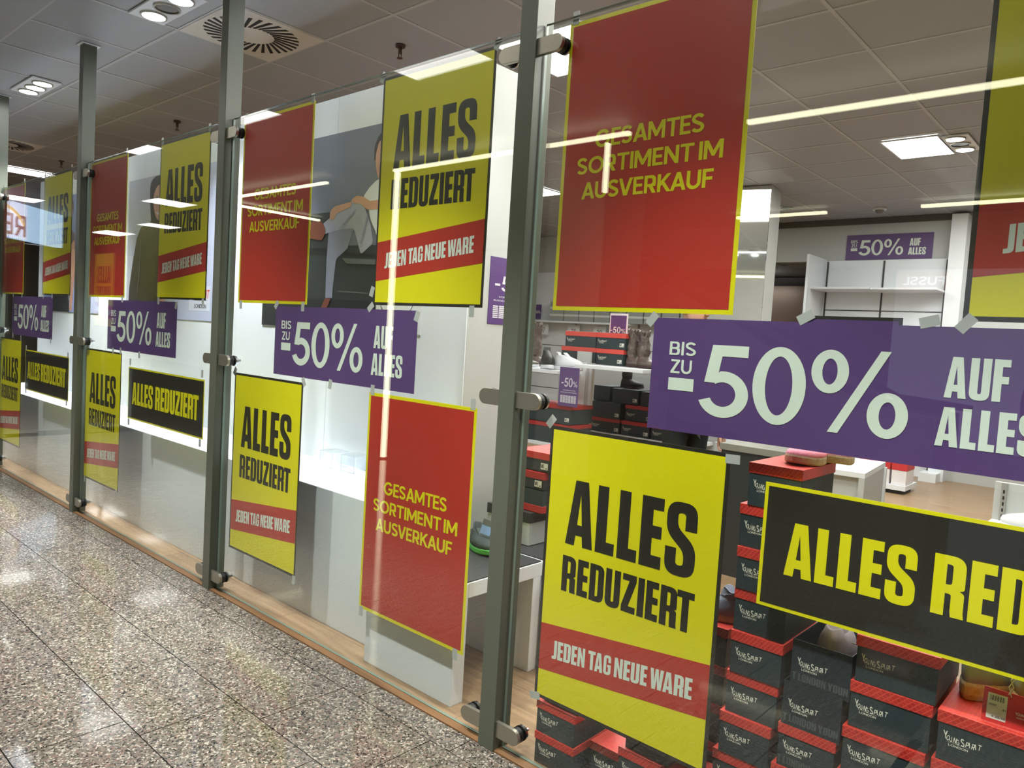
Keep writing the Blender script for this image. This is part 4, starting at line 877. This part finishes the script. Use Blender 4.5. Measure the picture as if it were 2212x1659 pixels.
for k, (x, y, z, wd, h, ml, lab) in enumerate([(-3.70, 3.4, .612, .30, .12, 1, 1), (-3.385, 3.4, .612, .27, .12, 1, 1), (-3.10, 3.4, .612, .25, .12, 1, 0),
        (-3.70, 3.38, .734, .31, .135, 0, 1), (-3.37, 3.42, .734, .26, .13, 1, 1), (-3.10, 3.42, .734, .24, .13, 1, 0), (-3.70, 3.42, .871, .17, .13, 0, 0), (-3.51, 3.42, .871, .26, .12, 0, 1), (-3.23, 3.42, .866, .28, .12, 0, 1)]):
    plainbox(x, y, z, wd, .28, h, CARD2, mat('red_card', (168, 40, 40), .5) if ml else None, ['red-lidded', 'dark lidless'][1 - ml] + ' shoe box on the lower shelf, %s row, %s' % (['bottom', 'middle', 'top'][k // 3], ['left', 'centre', 'right'][k % 3]), group=g2, lab=bool(lab), logo=ml == 1)
for k, (z, h, lb) in enumerate(((.582, .15, 'bottom'), (.737, .14, 'upper'))):
    plainbox(-3.86, 2.6, z, .55, .28, h, CARD, mat('red_card', (168, 40, 40), .5), '%s large shoe box left of the hanging flyer behind the clamp' % lb, lidh=.03, group=g2, lab=True)
WS = mat('sneaker_white', (220, 222, 226), .45, var=.05); KB = mat('sneaker_black', (30, 30, 32), .6)
shoe('sneaker', 'white sneaker with black laces on the shelf, pointing right', (-3.47, 2.74, 1.133), 4, .27, WS, WS, KB, .03, .12)
shoe('sneaker', 'black and white sneaker standing behind, left of the white one', (-3.66, 2.72, 1.133), -40, .25, WS, KB, mat('lace_grey', (150, 150, 150), .6), .03, .15)
shoe('sneaker', 'grey patterned shoe at the left on the shelf board', (-3.92, 2.75, 1.133), 20, .26, WS, mat('snake_grey', (120, 116, 106), .5, rgb2=(60, 58, 54), scale=60), mat('lace_white', (210, 210, 210), .6), .02, .07)
FUR = mat('fur_dark', (128, 110, 104), .45, rgb2=(14, 12, 12), scale=60, bump=1.0)
for k, (x, y, z, rz, bt) in enumerate(((-3.0, 2.95, 1.194, -20, .20), (-2.87, 2.90, 1.194, -15, .19), (-2.80, 3.12, 1.194, -10, .2), (-4.08, 3.15, 1.133, 60, .28))):
    b_ = shoe('winter_boot', ['furry brown winter boot at the right of the top shelf, nearest the boxes', 'middle furry winter boot with red sole edge', 'furry winter boot next to the purple banner edge', 'tall furry boot right beside the middle post'][k], (x, y, z), rz, .22, mat('sole_dark', (60, 40, 38), .6), FUR, LACEB, .02, .08, boot=bt, group='furry winter boots', W=1.55)
shoe('winter_boot', 'dark high boot lying on the boxes of the lower shelf', (-3.40, 3.55, .993), 30, .2, mat('sole_dark', (60, 40, 38), .6), KB, None, .02, .08, boot=.12)
shoe('slipper', 'black padded shoe on the lower shelf boxes at the right', (-3.08, 3.55, .988), 0, .27, KB, KB, None, .02, .10)

# far shelf wall
t = thing('wall_shelf', 'long white wall shelf at the back left of the shop', 'shelf', (0, 0, 0))
MB().box(-9.6, -6.2, 7.72, 8.05, 1.645, 1.672).obj('shelf_board', WHITE, t); MB().box(-9.6, -5.0, 8.03, 8.068, 0, 2.49).obj('back_panel', WHITE, t)
for k in range(4): MB().box(-9.6, -5.0, 8.02, 8.03, .55 + k * .24, .558 + k * .24).obj('groove', mat('shadow_gap', (70, 66, 60), .7), t)
for x in (-8.6, -7.4, -6.2, -5.0): MB().box(x, x + .02, 8.0, 8.03, 0, 2.45).obj('upright', mat('upright', (150, 148, 142), .5), t)
for k, x in enumerate((-7.95, -7.2, -6.95)):
    s_ = thing('size_sign', 'white shoe size sign reading %s under the far shelf' % ['thirty-seven', 'thirty-eight', 'thirty-nine'][k], 'sign', ((-8.12, -7.47, -6.96)[k], 7.9, 1.44))
    MB().box(0, .24, 0, .005, 0, .18).obj('card', WHITE, s_); MB().add(*fit(sans(str(37 + k), .02), .07, .17, .03, .12, -.002)).obj('lettering', mat('ink_grey', (110, 108, 104), .5), s_)
k = 0
for row in range(3):
    for i in range(9):
        x = -7.75 + i * .30; 
        if row == 2 and i in (2, 5, 7): continue
        s_ = plainbox(x, 7.75, 1.673 + row * .115, .28, .25, .113, GREYBOX, mat('grey_lid', (206, 210, 206), .6), 'pale grey shoe box on the far shelf, %s row, %s from the left' % (['bottom', 'middle', 'top'][row], ['first', 'second', 'third', 'fourth', 'fifth', 'sixth', 'seventh', 'eighth', 'ninth'][i]), group='pale grey shoe boxes on the far shelf', lidh=.035)
shoe('sneaker', 'pink running shoe on the far grey boxes', (-7.2, 7.8, 1.96), 0, .24, WS, mat('pink_shoe', (236, 60, 130), .5), None, .02, .1)
shoe('sneaker', 'neon green running shoe on the far grey boxes', (-5.95, 7.8, 1.96), 0, .24, WS, mat('neon_green', (90, 240, 70), .5), None, .02, .1)
# back wall unit
t = thing('shelf_unit', 'empty white wall unit below the far purple banner', 'shelf', (0, 0, 0))
MB().box(-3.50, -3.47, 7.45, 8.06, 0, 2.60).obj('side_panel', WHITE, t)
MB().box(-3.47, -2.07, 8.03, 8.065, 0, 2.58).obj('back_panel', WHITE, t)
MB().box(-3.47, -2.78, 7.55, 8.03, 2.185, 2.208).obj('shelf_board', WHITE, t, bevel=.002); MB().box(-2.77, -2.07, 7.55, 8.03, 2.178, 2.20).obj('shelf_board', WHITE, t, bevel=.002)
for x in (-3.45, -2.78, -2.10): MB().box(x, x + .018, 8.02, 8.03, 0, 2.57).obj('upright', mat('slot_dark', (60, 60, 58), .6), t)
for z in (1.45, 1.70, 1.95): MB().box(-3.45, -2.08, 8.024, 8.03, z, z + .012).obj('groove', mat('slot_dark', (60, 60, 58), .6), t)
MB().box(-3.47, -2.07, 7.8, 8.03, 1.66, 1.68).obj('shelf_board', WHITE, t)
# mirrored pillar
t = thing('mirror_pillar', 'grey mirrored pillar right of the large red poster', 'pillar', (-3.62, 5.7, 0), R(8))
MB().box(-.5, .34, .02, .4, 0, 3.1).obj('core', GREYW, t); MB().box(-.5, .34, 0, .018, .1, 3.09).obj('mirror', mat('mirror', (205, 205, 198), .03, .9, .01), t)
t = thing('banner_sign', 'small black sale sign on the far shelf wall, left of the mirrored pillar', 'sign', (-5.62, 8.008, 1.98))
MB().box(0, .55, 0, .01, 0, .32).obj('sheet', P_BLK, t); MB().add(*fit(cond('ALLES'), .1, .5, .09, .24, -.002)).obj('lettering', P_YEL, t)
# middle distance counters
t = thing('counter', 'white counter with a pale side behind the tall shoe box column', 'counter', (-1.19, 2.42, 0), R(6))
MB().box(-.30, 0, 0, .62, .72, .75).obj('counter_top', WHITE, t, bevel=.002); MB().box(-.03, 0, 0, .60, 0, .72).obj('side_panel', GREYW, t); MB().box(-.28, -.03, .02, .04, 0, .72).obj('front_panel', GREYW, t); MB().box(-.002, .012, .585, .62, 0, .72).obj('corner_post', WHITE, t)
t = thing('counter', 'dark-fronted grey counter behind the sneakers display', 'counter', (-2.03, 2.42, 0))
MB().box(0, .46, 0, .45, .76, .80).obj('counter_top', mat('counter_grey', (130, 130, 122), .4), t, bevel=.002); MB().box(.01, .45, .01, .44, .0, .76).obj('front_panel', mat('counter_dark', (42, 46, 46), .4), t)
t = thing('pedestal', 'small white pedestal carrying white sneakers beside the taped corner', 'pedestal', (-2.35, 3.0, 0)); MB().box(0, .3, 0, .3, 0, .72).obj('body', WHITE, t)
for k in range(3):
    shoe('sneaker', 'white sneaker on the pedestal, %s of three' % ['left', 'middle', 'right'][k], (-2.28 + .09 * k, 3.12, .721), 80 + 10 * k, .22, WS, mat('sneaker_cream', (216, 206, 194), .5) if k == 2 else WS, mat('lace_white', (210, 210, 210), .6), .025, .085, W=.8)
t = thing('pillar', 'short white pillar below the left corner of the largest purple banner', 'pillar', (-3.56, 4.3, 0)); MB().box(0, .27, 0, .27, 0, .80).obj('body', WHITE, t, bevel=.003)
t = thing('low_shelf', 'low shelf with red and white packs on the far wooden floor', 'shelf', (-2.45, 6.5, 0)); MB().box(0, .5, 0, .45, .04, .09).obj('board', WHITE, t); MB().box(.02, .46, .03, .40, 0, .04).obj('foot', BLACK, t)
for k in range(3):
    plainbox(-2.42 + .16 * k, 6.53, .092, .145, .3, .22, mat('pack_white', (224, 220, 222), .5), mat('pack_red', (196, 50, 50), .5), 'red and white pack on the low far shelf, %s' % ['left', 'middle', 'right'][k], lidh=.07, cat='box')
MB().box(-2.11, -1.93, 7.7, 7.95, 0, .1).obj('plinth_block', WHITE); tag(bpy.data.objects['plinth_block'], 'small white block on the wooden floor by the back wall', 'block')
t = thing('shelf_unit', 'slotted grey gondola end at the right edge behind the black banner', 'shelf', (-.615, 2.5, 0))
MB().box(0, .9, 0, .03, 0, .80).obj('end_panel', GREYW, t)
MB().box(.03, .052, -.012, 0, 0, .80).obj('upright', mat('upright', (150, 148, 142), .5), t)
sl = MB()
for k in range(16): sl.box(.038, .045, -.014, -.012, .3 + k * .03, .316 + k * .03)
sl.obj('slots', BLACK, t)
MB().box(0, .9, -.35, 0, .60, .615).obj('shelf_board', WHITE, t)
shoe('sneaker', 'white shoe just above the right end of the black banner', (-.44, 2.3, .616), 170, .24, WS, WS, KB, .025, .10)

# ---------------------------------------------------------------- people
def skin_body(name, m, chains, parent):
    me = bpy.data.meshes.new(name); V = []; E_ = []; Rr = []
    idx = {}
    for ch in chains:
        prev = None
        for (p, r_) in ch:
            k = tuple(round(c, 4) for c in p)
            if k not in idx: idx[k] = len(V); V.append(p); Rr.append(r_)
            if prev is not None and prev != idx[k]: E_.append((prev, idx[k]))
            prev = idx[k]
    me.from_pydata(V, E_, [])
    o = link(name, me, parent); sk = o.modifiers.new('skin', 'SKIN'); sk.use_smooth_shade = True
    for i, r_ in enumerate(Rr):
        me.skin_vertices[0].data[i].radius = (r_[0], r_[1]) if isinstance(r_, tuple) else (r_, r_)
    me.skin_vertices[0].data[0].use_root = True
    ss = o.modifiers.new('sub', 'SUBSURF'); ss.levels = 1; ss.render_levels = 2
    me.materials.append(m); return o
def person(loc, rz, label, top_m, leg_m, hair_m, skin_m):
    t = thing('person', label, 'person', loc, R(rz))
    Pv = (0, 0, .95)
    skin_body('trousers', leg_m, [[(Pv, (.15, .11)), ((.09, 0, .86), .095), ((.10, .01, .50), .062), ((.10, -.01, .09), .045)], [(Pv, .14), ((-.09, 0, .86), .095), ((-.10, .01, .50), .062), ((-.10, -.01, .09), .045)]], t)
    skin_body('jacket', top_m, [[((0, 0, .93), (.155, .12)), ((0, 0, 1.12), (.14, .10)), ((0, 0, 1.32), (.17, .11)), ((0, 0, 1.42), (.10, .08)), ((0, 0, 1.47), .06)],
        [((0, 0, 1.32), .17), ((.17, 0, 1.38), .065), ((.23, .01, 1.10), .05), ((.25, -.06, .86), .036)], [((0, 0, 1.32), .17), ((-.17, 0, 1.38), .065), ((-.23, .01, 1.12), .05), ((-.08, -.19, 1.20), .036)]], t)
    hd = MB(); rg = []
    for z, rx, ry, oy in ((1.44, .045, .05, .01), (1.50, .05, .055, 0), (1.53, .062, .075, -.01), (1.58, .072, .092, -.005), (1.64, .076, .098, 0), (1.69, .07, .09, .005), (1.73, .045, .06, .01), (1.745, .01, .015, .01)):
        rg.append([(rx * math.cos(a), oy + ry * math.sin(a), z) for a in [2 * math.pi * i / 20 for i in range(20)]])
    hd.loft(rg); hd.tube((0, -.09, 1.60), (0, -.118, 1.575), .010, 8, .014); hd.tube((.074, 0, 1.60), (.084, .008, 1.60), .02, 10); hd.tube((-.074, 0, 1.60), (-.084, .008, 1.60), .02, 10)
    hd.obj('head', skin_m, t, smooth=True)
    MB().tube((-.028, -.093, 1.625), (-.028, -.099, 1.625), .008, 10).tube((.028, -.093, 1.625), (.028, -.099, 1.625), .008, 10).obj('eyes', BLACK, t)
    MB().box(-.022, .022, -.094, -.088, 1.545, 1.552).obj('mouth', mat('lips', (150, 90, 84), .5), t)
    hr = MB(); rg = []
    for z, rx, ry, oy in ((1.60, .082, .07, .035), (1.66, .084, .09, .02), (1.71, .075, .092, .012), (1.75, .045, .06, .01), (1.76, .01, .01, .01)):
        rg.append([(rx * math.cos(a), oy + ry * math.sin(a), z) for a in [2 * math.pi * i / 20 for i in range(20)]])
    hr.loft(rg); hr.obj('hair', hair_m, t, smooth=True)
    for s_ in (-1, 1):
        bx, by, bz = (.25, -.065, .85) if s_ > 0 else (-.07, -.21, 1.20)
        skin_body('hand', skin_m, [[((bx, by, bz), (.026, .018)), ((bx, by - .01, bz - .05), (.036, .016)), ((bx, by - .012, bz - .085), (.036, .014))],
            ] + [[((bx, by - .012, bz - .085), .03), ((bx + (k - 1.5) * .019, by - .014, bz - .10), .0095), ((bx + (k - 1.5) * .020, by - .020, bz - .10 - l * .6), .0085), ((bx + (k - 1.5) * .019, by - .034, bz - .10 - l), .0075)] for k, l in enumerate((.058, .068, .064, .05))]
            + [[((bx, by - .01, bz - .05), .03), ((bx - .034 * s_, by - .03, bz - .065), .011), ((bx - .040 * s_, by - .045, bz - .105), .009)]], t)
        sh = MB(); fp = foot(18, .26, .26)
        sh.loft([[(y + .10 * s_, -x - .045, z * .03) for x, y in fp] for z in (0, 1)] + [[(y * .9 + .10 * s_, -x * .9 - .04, .05) for x, y in fp], [(y * .6 + .10 * s_, -x * .45 - .0, .10) for x, y in fp]])
        sh.obj('shoe', KB, t, smooth=True)
    return t
SK = mat('skin', (206, 158, 136), .5, var=.08, scale=20)
person((-2.44, 2.72, 0), 72, 'person in dark clothes in the shop, only trousers and one hand visible below the banner', mat('cloth_black', (30, 32, 34), .8), mat('cloth_black2', (26, 30, 30), .8), HAIR, SK).location = (-2.37, 2.62, 0)
person((-.62, -5.1, 0), 150, 'person in a dark jacket in the mall, mirrored in the glass at the right', mat('cloth_black', (30, 32, 34), .8), mat('cloth_blue', (46, 52, 70), .8), HAIR, SK)

# ---------------------------------------------------------------- the mall side, mirrored in the glass
STRIP = emit('led_strip', (1.0, .96, .66), 4.5)
t = thing('light_portal', 'row of thin luminous strips framing the shop front opposite', 'light strip', (0, -3.12, 0))
MB().box(-6.2, -3.33, -.02, .02, 2.99, 3.016).obj('strip', STRIP, t); MB().box(-2.36, 1.5, -.02, .02, 2.93, 2.957).obj('strip', STRIP, t)
MB().box(-6.17, -6.13, -.02, .02, .02, 2.98).obj('strip', STRIP, t)
MB().box(-9.7, -7.45, -.05, -.01, 2.99, 3.014).obj('strip', STRIP, t)
MB().box(-3.545, -3.52, -.02, .02, 2.56, 2.95).obj('strip', STRIP, t)
t = thing('light_strip', 'slim luminous strip running away from the glass above the corridor', 'light strip', (-10.47, -4.3, 3.06)); MB().box(-.025, .025, -.75, .75, -.03, .0).obj('strip', STRIP, t)
t = thing('light_strip', 'pair of luminous strips high on the wall opposite', 'light strip', (0, -7.1, 3.05)); MB().box(-4.3, -3.2, -.03, .03, -.03, .0).obj('strip', STRIP, t); MB().box(-2.2, 1.0, -.03, .03, -.03, .0).obj('strip', STRIP, t)
ow = MB(); ow.box(-24, -9.5, -8.2, -8.0, 0, 3.1).box(-2.0, 8, -8.2, -8.0, 0, 3.1).box(-9.5, -2.0, -8.2, -8.0, 2.5, 3.1).box(-6.4, -5.6, -8.2, -8.0, 0, 2.5)
struct(ow.obj('wall_opposite', mat('mall_wall', (176, 166, 152), .5, var=.06, scale=1.5)))
struct(MB().box(-12, 8, -11, -10.8, 0, 3.1).obj('wall_opposite_back', mat('mall_dark', (112, 104, 96), .5, var=.2, scale=1)))
struct(MB().box(-24, -23.8, -12, 22, 0, 3.1).obj('wall_left', mat('mall_wall', (150, 140, 128), .5)))
struct(MB().box(7.8, 8, -12, 22, 0, 3.1).obj('wall_east', mat('mall_wall', (150, 140, 128), .5)))
struct(MB().box(-24, 8, -12, -11.8, 0, 3.1).obj('wall_mall_back', mat('mall_wall', (150, 140, 128), .5)))
# pillar portal opposite
t = thing('mall_pillar', 'pale grey pillar of the shop front opposite', 'pillar', (-4.6, -4.5, 0)); MB().box(-.35, .35, -.35, .35, 0, 3.1).obj('body', mat('mall_pale', (186, 180, 168), .4), t)
# red grocery sign
A_ = Vector((-15.2, -2.52, 0)); B_ = Vector((-14.2, -1.25, 0))
RA = (-15.583, -2.938); RB = (-14.348, -1.679)
d = Vector((RB[0] - RA[0], RB[1] - RA[1])); ang = math.atan2(d.y, d.x)
t = thing('shop_sign', 'glowing pale blue shop sign with red letters and a yellow arc, mirrored at the left', 'sign', (RA[0], RA[1], 2.50), ang)
MB().box(0, 3.2, 0, .12, 0, .60).obj('sign_box', emit('sign_blue', (.42, .62, .85), .9), t)
# the face towards the corridor carries the lettering
tx = MB(); v, f = fit(sans('REI', .03), 1.13, 1.86, .05, .40, -.006)
tx.add(v, f)
RED = emit('sign_red', (.4, .02, .05), .35)
tx.obj('lettering', RED, t)
MB().quad2(1.08, 3.0, .005, .595, -.002).obj('sign_field', emit('sign_white', (.62, .70, .92), .95), t)
arc = MB(); n = 20
ii = [(1.8 + .62 * math.cos(a), .10 + .38 * math.sin(a)) for a in [R(30 + 130 * k / n) for k in range(n + 1)]]; oo = [(1.8 + .67 * math.cos(a), .10 + .44 * math.sin(a)) for a in [R(30 + 130 * k / n) for k in range(n + 1)]]
arc.add([(x, -.008, z) for x, z in ii + oo], [(k, k + 1, k + 2 + n, k + 1 + n) for k in range(n)]); arc.obj('arc', emit('sign_yellow', (.95, .55, .05), .7), t)
t = thing('shop_sign', 'white lettered sign of the fashion shop opposite, mirrored at the upper right', 'sign', (-2.08, -7.90, 2.22), R(180))
MB().box(-.08, .52, 0, .02, 0, .19).obj('sign_board', emit('sign_red2', (.55, .24, .22), .6), t); MB().add(*fit(sans('FUSSL', .03), .0, .44, .045, .145, -.003)).obj('lettering', emit('sign_text', (.9, .9, .95), 1.4), t)
t = thing('shop_window', 'bluish lit shop window opposite under the white lettered sign', 'shop window', (-1.6, -7.97, .9)); MB().box(-1.0, 1.6, 0, .03, -.5, 1.55).obj('pane', emit('window_blue', (.35, .42, .62), .28), t)
# escalator
t = thing('escalator', 'escalator rising along the opposite side of the mall, mirrored in the red poster', 'escalator', (0, -6.3, 0))
for k, y in enumerate((0, .95)):
    MB().prism([(-8.0 - a, c) for a, c in [(-6.5, 0), (-6.5, .9), (-5.9, .95), (-3.0, 2.45), (-1.0, 2.45), (-1.4, 2.15), (-5.3, .25), (-5.6, 0)]], y, y + .06).obj('balustrade', mat('esc_grey', (120, 114, 108), .35, .4), t)
    MB().path([(-1.4, y + .03, .95), (-2.05, y + .03, 1.0), (-5.0, y + .03, 2.5), (-7.0, y + .03, 2.5)], .035, 10).obj('handrail', BLACK, t)
for k in range(11):
    MB().box(-2.58 - k * .33, -2.25 - k * .33, .07, .94, .02 + k * .17, .19 + k * .17).obj('step', mat('esc_step', (110, 108, 104), .4, .5), t)
# yarn shop shelf, colourful, mirrored near the middle
t = thing('yarn_shelf', 'white pigeonhole shelf full of coloured yarn in the shop opposite', 'shelf', (-8.2, -7.7, .9))
bb = MB(); bb.box(0, 2.4, -.3, -.28, 0, 1.5)
for i in range(9): bb.box(i * .3 - .01, i * .3 + .01, -.28, 0, 0, 1.5)
for j in range(6): bb.box(0, 2.4, -.28, 0, j * .3 - .01, j * .3 + .01)
bb.obj('shelf_grid', WHITE, t)
cols = [(220, 120, 40), (200, 60, 50), (210, 200, 190), (170, 60, 120), (220, 200, 80), (70, 80, 150), (230, 170, 180), (120, 60, 70)]
yarn = MB()
ym = [mat('yarn_%d' % i, c, .9) for i, c in enumerate(cols)]
for i in range(8):
    for j in range(5):
        yarn.cur = (i * 3 + j * 5) % 8
        for a in range(2):
            for c in range(2): yarn.tube((i * .3 + .08 + a * .14, -.24, j * .3 + .075 + c * .11), (i * .3 + .08 + a * .14, -.02, j * .3 + .075 + c * .11), .055, 8)
tag(yarn.obj('yarn', ym, t), kind='stuff')


# sale poster on a stand in the mall, mirrored in the red poster of the third bay
t = thing('poster_stand', 'slim stand in the mall carrying a yellow sale poster, mirrored in the third bay', 'stand', (-9.5, -1.55, 0)); MB().box(-.02, .02, -.02, .02, .02, 2.0).obj('pole', POST, t); MB().box(-.2, .2, -.15, .15, 0, .02).obj('base', POST, t)
pm_ = poster('yellow', -9.2, 2.06, 'yellow sale poster on the mall stand, mirrored inside the red poster of the third bay', y=-1.525, tapes=[]); pm_.rotation_euler = (0, 0, R(180))
